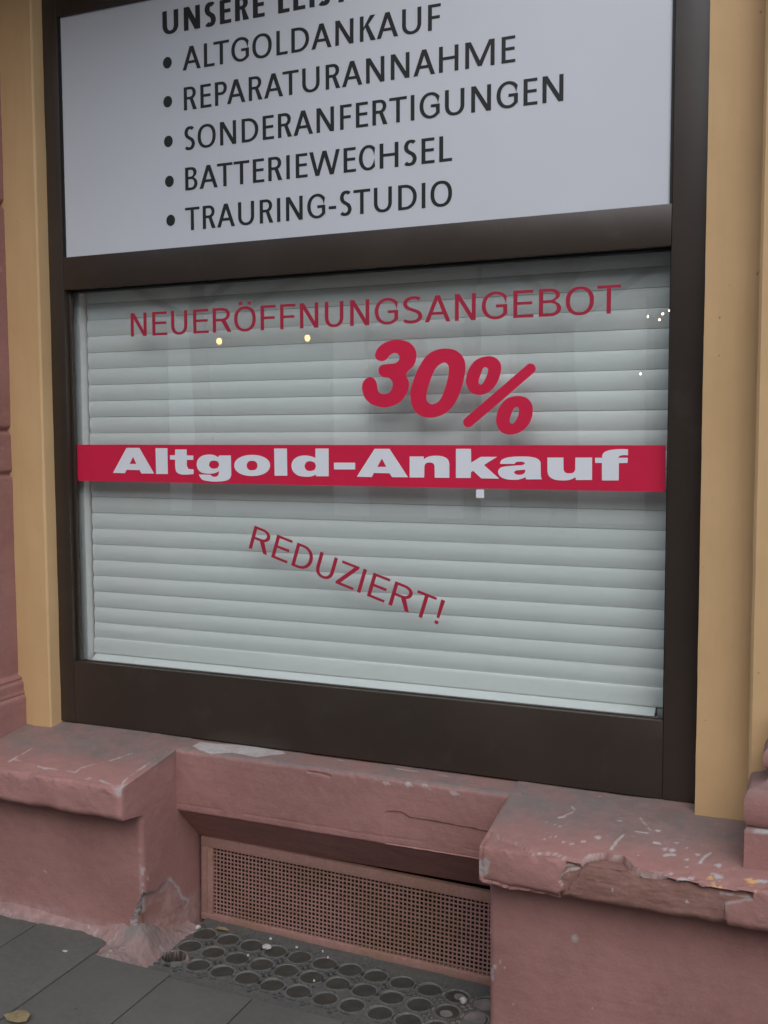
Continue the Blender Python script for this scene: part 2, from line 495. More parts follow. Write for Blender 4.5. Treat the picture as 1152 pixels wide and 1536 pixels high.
def ledge_dust(P):
    top = (S_ROW[:, None] > 0.0) * np.ones(P.shape[:2])
    f = sstep(0.03, 0.19, S_ROW[:, None] + 0.05 * fbm(P, 9, 3, 31) + 0.03 * fbm(P, 30, 3, 7))
    return top * (0.12 + 0.85 * f)

# ---- block right of the cellar opening
XR = -0.690
P, side, nf = sweep_block(XR, 1.40, +1, 0.0036)
S = np.repeat(S_ROW[:, None], P.shape[1], 1); X = P[..., 0]; Z = P[..., 2]; Yy = P[..., 1]
W1 = 0.004 * fbm(P, 60, 3, 3); W2 = 0.004 * fbm(P, 60, 3, 4)
front = side < 0.5
rawpx = [(851, 1291), (874, 1291), (885, 1283), (908, 1279.5), (935, 1286), (948, 1298), (960, 1305), (966, 1307), (992, 1309), (1014, 1322),
         (1031, 1321), (1051, 1329), (1086, 1334), (1130, 1339), (1127, 1347), (1088, 1355), (1087, 1362), (1088, 1378), (1094, 1425), (838, 1400),
         (840, 1341), (844, 1329), (838, 1318), (844, 1309)]
rp = [to_s(*p) for p in rawpx]
d = sdpoly(X + W1, S + W2, rp)
raw = sstep(0.002, -0.002, d) * front
# layer break along the whole upper edge left of it
brk = [to_s(*p) for p in [(737, 1243.5), (751, 1257), (777, 1264), (797, 1277), (826, 1277), (851, 1289), (874, 1290)]]
low = [to_s(*p) for p in [(874, 1300), (840, 1352), (790, 1340), (720, 1320), (715, 1270)]]
d2 = sdpoly(X + W1, S + W2, brk + low)
under = sstep(0.0015, -0.0015, d2) * front
fade = np.exp(-np.maximum(-d2, 0) / 0.02)
updist = np.maximum(0, np.interp(X, [p[0] for p in rp[:14]], [p[1] for p in rp[:14]]) - S)
depth = -raw * (0.004 + 0.013 * np.exp(-updist / 0.022) + .003 * fbm(P * np.array([1, 1, 3]), 22, 3, 88)) - 0.007 * under * fade
topline = [to_s(*p) for p in [(737, 1243.5), (751, 1257), (777, 1264), (797, 1277), (826, 1277), (851, 1289), (874, 1290), (885, 1282.5), (908, 1279), (935, 1285.5),
           (948, 1298), (960, 1304), (966, 1306), (992, 1308), (1014, 1322), (1031, 1321), (1051, 1329), (1086, 1334), (1130, 1339)]]
dl = sdline(X + W1, S + W2, topline)
nz = fbm(P, 38, 3, 21)
nlow = fbm(P, 13, 3, 27)
chip = sstep(0.0034, 0.0012, dl + 0.0040 * (0.25 - nlow)) * front * (S > -0.04) * (.9 - .35 * sstep(-.52, -.46, X))
leftb = [to_s(*p) for p in [(844, 1300), (862, 1297), (870, 1303), (844, 1309), (838, 1318), (844, 1329)]]
chip = np.maximum(chip, 0.7 * sstep(0.0024, 0.0008, sdline(X + W1, S + W2, leftb) - 0.004 * nz) * front)
endb = [to_s(*p) for p in [(1082, 1341), (1126, 1347), (1088, 1355), (1087, 1365)]]
chip = np.maximum(chip, 0.55 * sstep(0.0030, 0.0008, sdline(X + W1, S + W2, endb) - 0.005 * nz) * front)
# bare corner at the lip
dc = sdpoly(X + W1, S + W2, [to_s(*p) for p in [(719, 1290), (729, 1286), (736, 1293), (731, 1308), (724, 1315), (712, 1312), (706, 1296)]])
chip = np.maximum(chip, 0.6 * sstep(0.003, -0.003, dc))
nzf = fbm(P, 150, 2, 23)
def spots(lst, X, S):
    m = np.zeros(X.shape)
    for (x, y, a, b, ang) in lst:
        u, w = to_s(x, y)
        c, s_ = math.cos(math.radians(ang)), math.sin(math.radians(ang))
        du, dw = X - u, (S - w)
        e = np.hypot((du * c + dw * s_) / (a * 0.0016), (-du * s_ + dw * c) / (b * 0.0026))
        m = np.maximum(m, sstep(1.25, 0.75, e + 0.9 * nzf))
    return m
wsp = [(817, 1258, 2, 2, 0), (827, 1255, 1.2, 1.2, 0), (834, 1255, 1.2, 1.2, 0), (845, 1263, 1.6, 1.6, 0), (858, 1266, 2.4, 1.8, 0), (875, 1262, 3, 1.6, 0), (898, 1256, 4, 2.6, 10),
       (842, 1225, 5, 1.6, 30), (820, 1232, 2, 1, 0), (835, 1237, 6, .8, -5), (808, 1254, 1, 1, 0), (957, 1283, 2, 1.6, 0), (985, 1264, 7, 1.6, -10), (998, 1273, 3.2, 2, 0), (1007, 1274, 5.5, 2.6, -20),
       (999, 1282, 4, 1.8, 0), (1010, 1281, 4, 1.6, -15), (1014, 1264, 2.4, 1.6, 0), (1030, 1272, 2, 1.4, 0), (1046, 1281, 3, 1.4, 10), (1030, 1288, 3, 1.6, 0), (1031, 1299, 1.6, 1.4, 0),
       (1078, 1298, 5, 2.6, 0), (1076, 1313, 7, 4.5, -20), (1006, 1308, 3, 1.5, 0), (1037, 1315, 3, 2, 0), (1025, 1318, 6, 3, 0), (960, 1248, 9, .8, 0), (985, 1246, 6, .9, 0), (700, 1195, 4, 1, 0),
       (1145, 1322, 8, 2.6, 0), (930, 1231, 3, .8, 0), (900, 1193, 4, .7, 0), (870, 1340, 1, 1, 0), (918, 1334, 1.6, 1.6, 0), (1030, 1352, 1.5, 1.5, 0)]
chip = np.maximum(chip, spots(wsp, X, S) * front)
for ln in ([(917, 1274), (925, 1262), (935, 1252)], [(1050, 1293), (1057, 1284), (1065, 1279)], [(838, 1226), (850, 1221), (862, 1216)], [(856, 1206), (862, 1214)], [(960, 1226), (978, 1248)]):
    w = 0.0038 if ln[0][1] > 1270 else 0.0014
    chip = np.maximum(chip, sstep(w, w * 0.45, sdline(X, S, [to_s(*p) for p in ln]) - 0.0015 * nz) * front * 0.9)
ochre = spots([(1069, 1325, 3, 3.4, 0), (1080, 1328, 2.2, 2.8, 0), (1066, 1316, 4, 3, 0), (1126, 1321, 5.5, 4, 0), (1100, 1304, 1.2, 3, 0), (1133, 1336, 2, 1.6, 0)], X, S) * front
P2 = finish(P, side, raw, chip, depth, 41)
lowrow = (PROF[:, 1] < -1.05)[:, None] * np.ones(X.shape)
# small plugged hole and scratches on the lower wall
for (px, py, rr_) in ((862, 1408, .0085), (750, 1442, .003), (757, 1452, .002), (770, 1506, .004), (888, 1511, .002), (742, 1450, .004)):
    p = onY(px, py, -0.241)
    chip = np.maximum(chip, lowrow * front * 0.75 * sstep(rr_, rr_ * 0.5, np.hypot(X - p.x, (Z - p.z) * 0.8) + 0.004 * nz))
e_ = np.abs(X - XR)
chip = np.maximum(chip, lowrow * (e_ < 0.010) * (fbm(P, 22, 3, 55) > 0.30) * 0.6)
pale = np.clip(0.9 * sstep(-0.03, 0.04, -(Z + 1.40)) * lowrow + 0.5 * under * 0, 0, 1)
blockR = empty('plinth_block', (-0.2, -0.1, -1.39), 'pink stone plinth block with broken flaking ledge, carrying the moulded pilaster base', 'plinth', 'plinth blocks under the shop window')
me = grid_mesh('masonry', P2, dict(raw=np.clip(raw + under * 0.25 * fade, 0, 1), chip=chip, dust=ledge_dust(P) * (1 - chip), ochre=ochre, pale=pale))
link('masonry', me, M['pink'], blockR)

# ---- block left of the cellar opening
XL = -1.680
P, side, nf = sweep_block(XL, -2.95, -1, 0.0042)
S = np.repeat(S_ROW[:, None], P.shape[1], 1); X = P[..., 0]; Z = P[..., 2]; Yy = P[..., 1]
W1 = 0.005 * fbm(P, 50, 3, 13); W2 = 0.005 * fbm(P, 50, 3, 14)
front = side < 0.5; nz = fbm(P, 38, 3, 22)
lowrow = (PROF[:, 1] < -1.04)[:, None] * np.ones(X.shape)
chip = np.zeros(X.shape)
for ln, w in (([(10, 1144), (25, 1135), (38, 1128), (49, 1121)], .0032), ([(57, 1148), (67, 1151), (95, 1154), (111, 1158)], .0032), ([(113, 1158), (120, 1152), (150, 1144), (178, 1137), (200, 1129)], .0028),
              ([(20, 1138), (57, 1148)], .0014), ([(130, 1167), (137, 1166)], .004), ([(150, 1170), (165, 1176), (176, 1184)], .0048), ([(178, 1184), (188, 1170), (206, 1157), (232, 1139)], .0040)):
    chip = np.maximum(chip, sstep(w, w * 0.4, sdline(X + .4 * W1, S + .4 * W2, [to_s(*p) for p in ln]) + .0007 - 0.0050 * nz) * (S > -0.05) * (0.85 if w > .002 else .5))
dcorner = np.hypot(X - XL, S)
chip = np.maximum(chip, front * (S > -.09) * sstep(.030, .012, dcorner + .016 * nz) * .8)
# broken patch at the foot of the corner
pf = [onY(*p, -0.241) for p in [(215, 1330), (212, 1354), (200, 1372), (198, 1387), (200, 1404), (221, 1420), (260, 1420), (260, 1330)]]
d = sdpoly(X + W1, Z + W2, [(p.x, p.z) for p in pf])
raw = lowrow * front * sstep(.004, -.003, d)
ps = [onX(*p, XL) for p in [(205, 1340), (233, 1341), (255, 1318), (266, 1330), (273, 1346), (284, 1349), (275, 1366), (262, 1385), (235, 1420), (200, 1425)]]
ds = sdpoly(Yy + W1, Z + W2, [(p.y, p.z) for p in ps])
raws = lowrow * (side > .5) * sstep(.004, -.003, ds)
depth = -0.024 * raw * (0.3 + .7 * sstep(.14, 0.0, XL - X)) - 0.016 * raws * sstep(.16, .02, Yy + .24)
edgeline = np.minimum(np.abs(d) + (1 - lowrow * front), np.abs(ds) + (1 - lowrow * (side > .5)))
chip = np.maximum(chip, sstep(.0045, .0015, edgeline - .003 * nz) * .9 * (Z > -1.385))
corner_run = lowrow * sstep(.012, .004, np.abs(X - XL) + np.maximum(0, Yy + .225))
chip = np.maximum(chip, corner_run * (fbm(P, 26, 3, 77) > .12) * .75)
chip = np.maximum(chip, lowrow * front * (np.hypot(X - onY(68, 1308, -.241).x, Z - onY(68, 1308, -.241).z) < .004) * .7)
pale = np.clip(sstep(-1.335, -1.375, Z + .03 * fbm(P, 12, 4, 5)) * lowrow + .8 * raws * (fbm(P, 18, 3, 9) > -.1), 0, 1)
P2 = finish(P, side, raw, chip, depth, 61)
blockL = empty('plinth_block', (-2.2, -0.1, -1.39), 'pink plinth block with cracked smooth ledge and a crumbled foot at its corner', 'plinth', 'plinth blocks under the shop window')
me = grid_mesh('masonry', P2, dict(raw=np.clip(raw + .5 * raws, 0, 1), chip=chip, dust=ledge_dust(P) * (1 - chip), pale=pale))
link('masonry', me, M['pink'], blockL)

# ---- mortar at the foot of the left block, running out to the grating
nx, ny = 120, 110
gx = np.linspace(-1.80, -1.638, nx); gy = np.linspace(-0.365, -0.03, ny)
GX, GY = np.meshgrid(gx, gy)
P = np.stack([GX, GY, np.zeros_like(GX)], -1)
h1 = fbm(P, 14, 4, 91); h2 = fbm(P, 60, 3, 92)
u = np.clip((GX + 1.70) / 0.062, 0, 1)
rear = sstep(-.24, -.07, GY)
base = -1.394 - .012 * (GX + 1.6) - (0.056 * u ** 1.1 * sstep(-.40, -.30, GY)) * (1 - rear) - .052 * rear
foot = .022 * np.exp(-np.maximum(0, -(GY + .240)) / .020) * sstep(-1.62, -1.69, GX) + .024 * np.exp(-np.maximum(0, GX + 1.68) / .020) * sstep(-.30, -.22, GY) * (1 - rear)
edgefall = np.minimum.reduce([(GX + 1.80) / .05 + .5 * h1, (GY + .365) / .03 + .6 * h1, np.ones_like(GX)])
P[..., 2] = base + foot + .004 * h1 + .0032 * h2 + .0016 * fbm(P, 160, 2, 93) - .016 * (1 - np.clip(edgefall, 0, 1))
me = grid_mesh('mortar_fillet', P, dict(pale=np.clip(.40 + .6 * h1, 0, 1), raw=np.clip(.35 + .4 * h2, 0, 1), chip=sstep(.25, .5, h2) * .35, dust=np.clip(.95 - 1.0 * h1 + .4 * (GX + 1.7) / .08 - 1.0 * (GY + .26), 0, 1)))
link('mortar_fillet', me, M['pink'], blockL)
# ragged render foot along the left wall
nx, ny = 300, 14
gx = np.linspace(-2.95, -1.70, nx); tt = np.linspace(0, 1, ny)
GX, T = np.meshgrid(gx, tt)
P = np.stack([GX, -0.236 - .034 * T, np.zeros_like(GX)], -1)
wv = fbm(np.stack([GX, GX * 0, GX * 0], -1), 9, 4, 15)
P[..., 1] -= .012 * wv * T
P[..., 2] = -1.396 - .012 * (GX + 1.6) + (.026 + .012 * wv) * (1 - T) ** 1.8 - .004 * (T > .97) + .0018 * fbm(P, 70, 3, 5)
me = grid_mesh('render_foot', P, dict(pale=.45 + fbm(P, 30, 3, 4), chip=.45 * sstep(.2, .5, fbm(P, 60, 3, 8)), dust=np.clip(.3 + T * .7, 0, 1), raw=T * 0))
link('render_foot', me, M['pink'], blockL)

# ---- parapet under the window between the blocks
def para_profile():
    pts = []
    def seg(a, b, n):
        for i in range(n): pts.append((a[0] + (b[0] - a[0]) * i / n, a[1] + (b[1] - a[1]) * i / n))
    seg((.06, -.884), (-.062, -.893), 26)
    for i in range(6):
        t = math.radians(90 * i / 6); pts.append((-.062 - .014 * math.sin(t), -.907 + .014 * math.cos(t)))
    seg((-.076, -.907), (-.073, -1.070), 60)
    for i in range(6):
        t = math.radians(55 * i / 6); pts.append((-.063 - .010 * math.cos(t), -1.070 - .010 * math.sin(t)))
    seg((-.068, -1.078), (.034, -1.190), 40)
    pts.append((.036, -1.192))
    return np.array(pts)
PP = para_profile()
xs = np.linspace(XL - .03, XR + .03, 300)
P = np.array([[(x, y, z) for x in xs] for y, z in PP])
X = P[..., 0]; Z = P[..., 2]; Yy = P[..., 1]
N = grid_normals(P)
if N[60, 5, 1] > 0: N = -N
frontm = (Yy < -.06) & (Z > -1.075)
topm = (Z > -.9)
n1 = fbm(P, 8, 3, 201); n2 = fbm(P, 45, 4, 202)
s_rel = np.where(topm, Yy + .076, Z + .893)       # >0 on top, <0 down the front
def to_par(px, py):
    p = onY(px, py, -.075)
    if p.z < -.897: return (p.x, p.z + .893)
    q = onZ(px, py, -.889); return (q.x, q.y + .076)
bare = [to_par(*p) for p in [(289, 1118), (300, 1113), (325, 1116), (370, 1119), (425, 1128), (428, 1131), (405, 1132), (385, 1134), (350, 1128), (318, 1127), (300, 1123)]]
db = sdpoly(X + .003 * n2, s_rel + .003 * n2, bare)
chip = .95 * sstep(.002, -.002, db)
for (a, b, c, d_) in ((575, 1174, 8, 3), (612, 1177, 6, 4), (640, 1179, 7, 4), (680, 1181, 8, 4), (608, 1155, 14, 1.6), (665, 1163, 9, 2.4), (648, 1158, 1.5, 1.5), (510, 1140, 5, 1.2)):
    u, w = to_par(a, b)
    chip = np.maximum(chip, .75 * sstep(1.2, .6, np.hypot((X - u) / (c * .0019), (s_rel - w) / (d_ * .0016)) + 1.5 * fbm(P, 80, 3, 209)))
fl = [to_par(*p) for p in [(575, 1219), (585, 1217), (600, 1218), (614, 1226), (660, 1234), (700, 1241), (727, 1247)]]
below = np.interp(X, [f[0] for f in fl], [f[1] for f in fl], left=-9, right=fl[-1][1])
lay = frontm * sstep(.0012, -.0012, s_rel + .002 * n2 - below) * sstep(fl[0][0] - .02, fl[0][0] + .03, X)
groove = frontm * sstep(.004, .001, np.abs(s_rel + .163 + .002 * n1)) * .8
ch2 = [to_par(*p) for p in [(462, 1157), (478, 1160), (494, 1164)]]
rawp = frontm * sstep(.005, .002, sdline(X, s_rel, ch2) - .002 * n2)
Pq = P + N * (.0018 * n1 + .0010 * n2 - .0035 * lay - .0012 * groove * (n1 > -.25) - .003 * rawp)[..., None]
edge = np.exp(-((s_rel) / .012) ** 2)
Pq -= N * (edge * np.abs(n2) * .006)[..., None]
dust = np.clip(topm * (.75 + .5 * n1) + frontm * np.clip(.35 * np.exp(s_rel / .02) + .1 * n2, 0, .5), 0, 1)
parapet = empty('window_parapet', (-1.18, 0, -1.30), 'narrow pink parapet below the brown window frame, above the vent grille', 'parapet')
me = grid_mesh('masonry', Pq, dict(chip=chip, dust=dust * (1 - chip), raw=rawp * .7 + .25 * lay * np.exp((s_rel - below) / .004)))
link('masonry', me, M['pink'], parapet)
MB().box(XL - .04, XR + .04, .100, .106, -1.60, -1.15).build('cavity_wall', M['dark'], parapet)  # black sheet that paints the darkness seen through the grille
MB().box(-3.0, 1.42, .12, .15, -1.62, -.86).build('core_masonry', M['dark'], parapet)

# ================================================================== VENT GRILLE
gr = empty('vent_grille', (-1.18, .03, -1.47), 'rusty pink perforated metal vent grille in the cellar opening', 'grille')
GX0, GX1, GZ0, GZ1, GY_ = -1.670, -.700, -1.452, -1.196, .030
b = .030
fr = MB()
def tri_frame(x0, x1, z0, z1, y0, y1): fr.box(x0, x1, y0, y1, z0, z1)
tri_frame(GX0, GX1, GZ1 - b, GZ1, GY_ - .006, GY_ + .012)
tri_frame(GX0, GX1, GZ0, GZ0 + b * .75, GY_ - .006, GY_ + .012)
f1 = fr.build('frame', M['grille'], gr, .002)
fr2 = MB(); tri_frame2 = fr2.box(GX0, GX0 + .040, GY_ - .005, GY_ + .012, GZ0 + b * .75 + .0004, GZ1 - b - .0004); f2 = fr2.build('frame', M['grille'], gr, .002)
MB().box(GX1 - .02, GX1, GY_ - .005, GY_ + .012, GZ0 + b * .75 + .0004, GZ1 - b - .0004).build('frame', M['grille'], gr, .002)
MB().box(GX0 + .020, GX0 + .0225, GY_ - .0075, GY_ - .0045, GZ0 + .03, GZ1 - .034).build('seam', M['grille'], gr)
hx0, hx1, hz0, hz1 = GX0 + .038, GX1 - .018, GZ0 + b * .75 - .002, GZ1 - b + .002
pit = .01215; ncx = int((hx1 - hx0) / pit); ncz = int((hz1 - hz0) / pit)
pit_x = (hx1 - hx0) / ncx; pit_z = (hz1 - hz0) / ncz
sv, sf = [], []
for i in range(ncx):
    for j in range(ncz):
        x0 = hx0 + i * pit_x; z0 = hz0 + j * pit_z
        hw = .0042 + random.uniform(-.0002, .0002)
        cx, cz = x0 + pit_x / 2 + random.uniform(-.0002, .0002), z0 + pit_z / 2 + random.uniform(-.0002, .0002)
        bI = len(sv)
        for (sx, sz) in ((0, 0), (1, 0), (1, 1), (0, 1)): sv.append((x0 + sx * pit_x, GY_, z0 + sz * pit_z))
        for (sx, sz) in ((-1, -1), (1, -1), (1, 1), (-1, 1)): sv.append((cx + sx * hw, GY_, cz + sz * hw))
        for (sx, sz) in ((-1, -1), (1, -1), (1, 1), (-1, 1)): sv.append((cx + sx * hw, GY_ + .0022, cz + sz * hw))
        for k in range(4):
            k2 = (k + 1) % 4
            sf.append((bI + k, bI + k2, bI + 4 + k2, bI + 4 + k)); sf.append((bI + 4 + k, bI + 4 + k2, bI + 8 + k2, bI + 8 + k))
me = bpy.data.meshes.new('perforated_sheet'); me.from_pydata(sv, [], sf)
link('perforated_sheet', me, M['grille'], gr)
gr.rotation_euler.y = math.radians(1.1)

# ================================================================== PAVEMENT LIGHT (cast iron with glass lenses)
PX0, PY0, PITCH_L = -1.604, -.056, .0772
pl = empty('pavement_light', (-1.18, -.14, -1.44), 'dirty cast iron pavement light with round glass lenses below the vent grille', 'pavement light')
gx = np.arange(-1.648, -.690, .0026); gy = np.arange(-.345, .028, .0026)
GX, GY = np.meshgrid(gx, gy)
Pz = np.stack([GX, GY, np.zeros_like(GX)], -1)
zb = -1.440 - .026 * (GX + 1.6)
fx = (GX - PX0) / PITCH_L; fy = (GY - PY0) / PITCH_L
cxk = np.clip(np.round(fx), 0, 11); cyk = np.clip(np.round(fy), -2, 0)
rr = np.hypot(fx - cxk, fy - cyk) * PITCH_L
RL = .0310
pitL = sstep(RL + .0012, RL - .0012, rr)
rim = sstep(.0036, .001, np.abs(rr - RL - .0022)) * (fbm(Pz, 30, 3, 71) > -.35)
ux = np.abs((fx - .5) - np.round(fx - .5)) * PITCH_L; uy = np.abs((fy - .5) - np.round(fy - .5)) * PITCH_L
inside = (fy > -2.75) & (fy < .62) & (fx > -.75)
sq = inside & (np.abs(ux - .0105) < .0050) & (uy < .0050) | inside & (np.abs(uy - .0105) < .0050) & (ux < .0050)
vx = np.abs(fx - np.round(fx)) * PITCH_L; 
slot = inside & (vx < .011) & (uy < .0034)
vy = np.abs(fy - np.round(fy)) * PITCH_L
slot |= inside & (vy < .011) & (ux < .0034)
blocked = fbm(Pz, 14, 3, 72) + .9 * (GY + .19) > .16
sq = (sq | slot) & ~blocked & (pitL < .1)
border = sstep(.006, .002, np.abs(GY + .318))
h = zb + .0009 * rim + .003 * border - .011 * sq - .006 * pitL + .0016 * fbm(Pz, 40, 4, 73) + .004 * sstep(-.03, .03, GY) * (.5 + fbm(Pz, 15, 3, 2))
miss = np.hypot(GX - PX0, GY - (PY0 - 2 * PITCH_L))
h -= .05 * sstep(RL + .001, RL - .0015, miss); h += .006 * sstep(.006, .002, np.abs(miss - RL - .003))
h += sstep(-.322, -.345, GY) * .030
Pz[..., 2] = h
paleA = sstep(.0050, .002, np.abs(miss - RL - .0048)) * (GY > PY0 - 2 * PITCH_L - .012) * (.6 + .6 * fbm(Pz, 40, 3, 78))
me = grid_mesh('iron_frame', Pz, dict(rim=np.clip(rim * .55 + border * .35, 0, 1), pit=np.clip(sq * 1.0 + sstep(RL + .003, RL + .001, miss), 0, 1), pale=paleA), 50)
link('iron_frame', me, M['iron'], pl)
lm = MB()
ringr = [(.0302, -.004), (.0302, .0008), (.0285, .0022), (.0245, .0020), (.017, .0006), (.008, 0.0)]
for r_, z_ in ringr:
    lm.v += [(r_ * math.cos(2 * math.pi * k / 24), r_ * math.sin(2 * math.pi * k / 24), z_) for k in range(24)]
lm.v.append((0, 0, -.0002))
for a in range(len(ringr) - 1):
    lm.f += [(a * 24 + k, a * 24 + (k + 1) % 24, (a + 1) * 24 + (k + 1) % 24, (a + 1) * 24 + k) for k in range(24)]
lm.f += [((len(ringr) - 1) * 24 + k, (len(ringr) - 1) * 24 + (k + 1) % 24, len(lm.v) - 1) for k in range(24)]
lme = lm.mesh('lens'); lme.materials.append(M['lens'])
lme.polygons.foreach_set('use_smooth', [True] * len(lme.polygons))
for j in range(3):
    for i in range(12):
        if (i, j) == (0, 2): continue
        x, y = PX0 + i * PITCH_L, PY0 - j * PITCH_L
        o = link('lens', lme, None, pl)
        o.location = (x, y, -1.440 - .026 * (x + 1.6) - .0026 + random.uniform(-.0015, .0005))
        o.rotation_euler = (random.uniform(-.05, .05), random.uniform(-.05, .05), random.uniform(0, 6))

# ================================================================== WINDOW FRAME
FX0, FX1 = -2.172, -.205          # outer (the right edge hides behind the ochre surround)
IX0, IX1 = -2.102, -.328          # glass opening
ZB0, ZB1, ZT0_, ZT1 = -.8825, -.690, .441, .538
ZS1, ZH = 1.236, 1.42
win = empty('shop_window', (-1.2, 0, -.8825), 'large brown metal shop window frame with one lower glass pane', 'window')
bz = M['bronze']
BV = .0025
MB().box(FX0, IX0, 0, .045, ZB0, ZH).build('stile', bz, win, BV)
MB().box(FX0, FX0 + .012, .0455, .17, ZB0, ZT1).build('jamb_lining', bz, win)
MB().box(IX1 + .0005, FX1, 0, .17, ZB0, ZH).build('stile', bz, win, BV)
MB().box(IX0 + .0004, IX1, .0006, .034, ZB0, ZB1).build('bottom_rail', bz, win, BV)
MB().box(IX0 + .0004, IX1, .0006, .08, ZT0_, ZT1).build('transom', bz, win, BV)
MB().box(IX0 + .0004, IX1, .0006, .17, ZS1, ZH).build('top_rail', bz, win, BV)
# glazing beads round the pane
bd = .010
MB().box(IX0 + .0006, IX0 + bd, .018, .031, ZB1 + .0004, ZT0_ - .0004).build('glazing_bead', bz, win, .0015)
MB().box(IX0 + bd + .0004, IX1 - .004, 0.018, .031, ZB1 + .0004, ZB1 + .0025).build('glazing_bead', bz, win, .0015)
MB().box(IX1 - .0045, IX1 - .0004, .020, .031, ZB1 + .0004, ZT0_ - .0004).build('glazing_bead', M['seal'], win, .001)
MB().box(IX0 + bd + .0004, IX1 - .005, .020, .031, ZT0_ - .006, ZT0_ - .0004).build('glazing_bead', M['seal'], win, .001)
MB().box(FX0 - .003, FX0 - .0004, .004, .02, ZB0, ZH).build('seal', M['seal'], win)
MB().box(-.2465, -.2425, -.012, -.0006, ZB0, ZH).build('seal', M['seal'], win)  # rubber strip whose black also draws the shadow gap at the jamb
YG = .032
MB().box(IX0 + .001, IX1 - .001, YG, YG + .005, ZB1 + .001, ZT0_ - .001).build('glass_pane', M['glass'], win)
MB().box(FX0 + .01, FX1, .175, .18, ZB0, ZT1).build('backing', M['dark'], win)  # unseen board added to stop light leaking in behind the shutter

# ================================================================== ROLLER SHUTTER behind the glass
rs = empty('roller_shutter', (-1.2, .10, -.70), 'white closed roller shutter behind the shop window glass', 'roller shutter')
YS = .100
SX0, SX1 = -2.0985, -.326
pr = []
n = 12
for i in range(n + 1):
    t = i / n
    z = -.0492 + t * .0482
    y = .0052 - .0060 * math.sin(math.pi * (0.06 + .84 * t)) ** .85
    pr.append((y, z))
pr = [(pr[0][0] + .004, pr[0][1])] + pr + [(pr[-1][0] + .006, pr[-1][1] + .0015)]
back = [(y + .004, z) for y, z in pr[::-1]]
smesh = MB().prism_x(pr + back, SX0, SX1).mesh('slat')
smesh.materials.append(M['slat'])
smesh.polygons.foreach_set('use_smooth', [True] * len(smesh.polygons)); smesh.set_sharp_from_angle(angle=math.radians(35))
for k in range(-5, 18):
    o = link('slat', smesh, None, rs)
    o.location = (random.uniform(-.0012, .0012), YS + random.uniform(-.0006, .0006), .2615 - .0498 * (k - 1) - .0498)
    o.rotation_euler.x = random.uniform(-.012, .012)
zb_ = .2615 - .0498 * 18
MB().prism_x([(YS, zb_ + .0005), (YS - .003, zb_ - .006), (YS - .004, zb_ - .044), (YS - .001, zb_ - .0485), (YS + .012, zb_ - .0485), (YS + .012, zb_ + .0005)], SX0 - .002, SX1).build('bottom_bar', M['slat'], rs, .001)
MB().prism_x([(YS - .001, zb_ - .0495), (YS - .030, zb_ - .067), (YS - .034, zb_ - .078), (YS - .028, zb_ - .078), (YS + .012, zb_ - .060), (YS + .012, zb_ - .0495)], SX0 + .003, SX1 - .034).build('sill_lip', M['slat'], rs, .001)
MB().box(SX1 - .030, SX1 - .002, YS - .008, YS + .01, zb_ - .078, zb_ - .051).build('end_cap', mat_plain('grey_plastic', (.30, .31, .31), .5), rs, .002)
MB().box(-2.126, -2.1035, .072, .112, zb_ - .075, ZT0_ + .05).build('guide_rail', M['slat'], rs, .0015)
MB().box(-.325, -.318, .070, .112, zb_ - .075, ZT0_ + .05).build('guide_rail', M['slat'], rs, .0015)
MB().box(IX0 - .05, IX1 - .0006, .0345, .172, ZB1 - .045, ZB1 - .034).build('floor_plate', bz, rs)

# ================================================================== LETTERING
def smooth_loop(pts, sub=5):
    out = []; n = len(pts)
    for i in range(n):
        p0, p1, p2, p3 = (np.array(pts[(i + k) % n], float) for k in (-1, 0, 1, 2))
        for s_ in range(sub):
            t = s_ / sub
            out.append(.5 * ((2 * p1) + (-p0 + p2) * t + (2 * p0 - 5 * p1 + 4 * p2 - p3) * t * t + (-p0 + 3 * p1 - 3 * p2 + p3) * t ** 3))
    return out
def fill_loops(loops):
    cu = bpy.data.curves.new('t', 'CURVE'); cu.dimensions = '2D'; cu.fill_mode = 'FRONT'
    for lp in loops:
        sp = cu.splines.new('POLY'); sp.points.add(len(lp) - 1); sp.use_cyclic_u = True
        for q, p in zip(sp.points, lp): q.co = (p[0] * 100, p[1] * 100, 0, 1)
    ob = bpy.data.objects.new('t', cu); col.objects.link(ob)
    dg = bpy.context.evaluated_depsgraph_get(); dg.update()
    me = bpy.data.meshes.new_from_object(ob.evaluated_get(dg))
    V = [(v.co.x / 100, v.co.y / 100, 0) for v in me.vertices]; Fc = [tuple(p.vertices) for p in me.polygons]
    bpy.data.objects.remove(ob); bpy.data.curves.remove(cu); bpy.data.meshes.remove(me)
    return V, Fc
def ell(cx, cy, rx, ry, a0, a1, n=14, e=2.25):
    out = []
    for i in range(n + 1):
        t = math.radians(a0 + (a1 - a0) * i / n); c, s_ = math.cos(t), math.sin(t)
        out.append((cx + rx * math.copysign(abs(c) ** (2 / e), c), cy + ry * math.copysign(abs(s_) ** (2 / e), s_)))
    return out
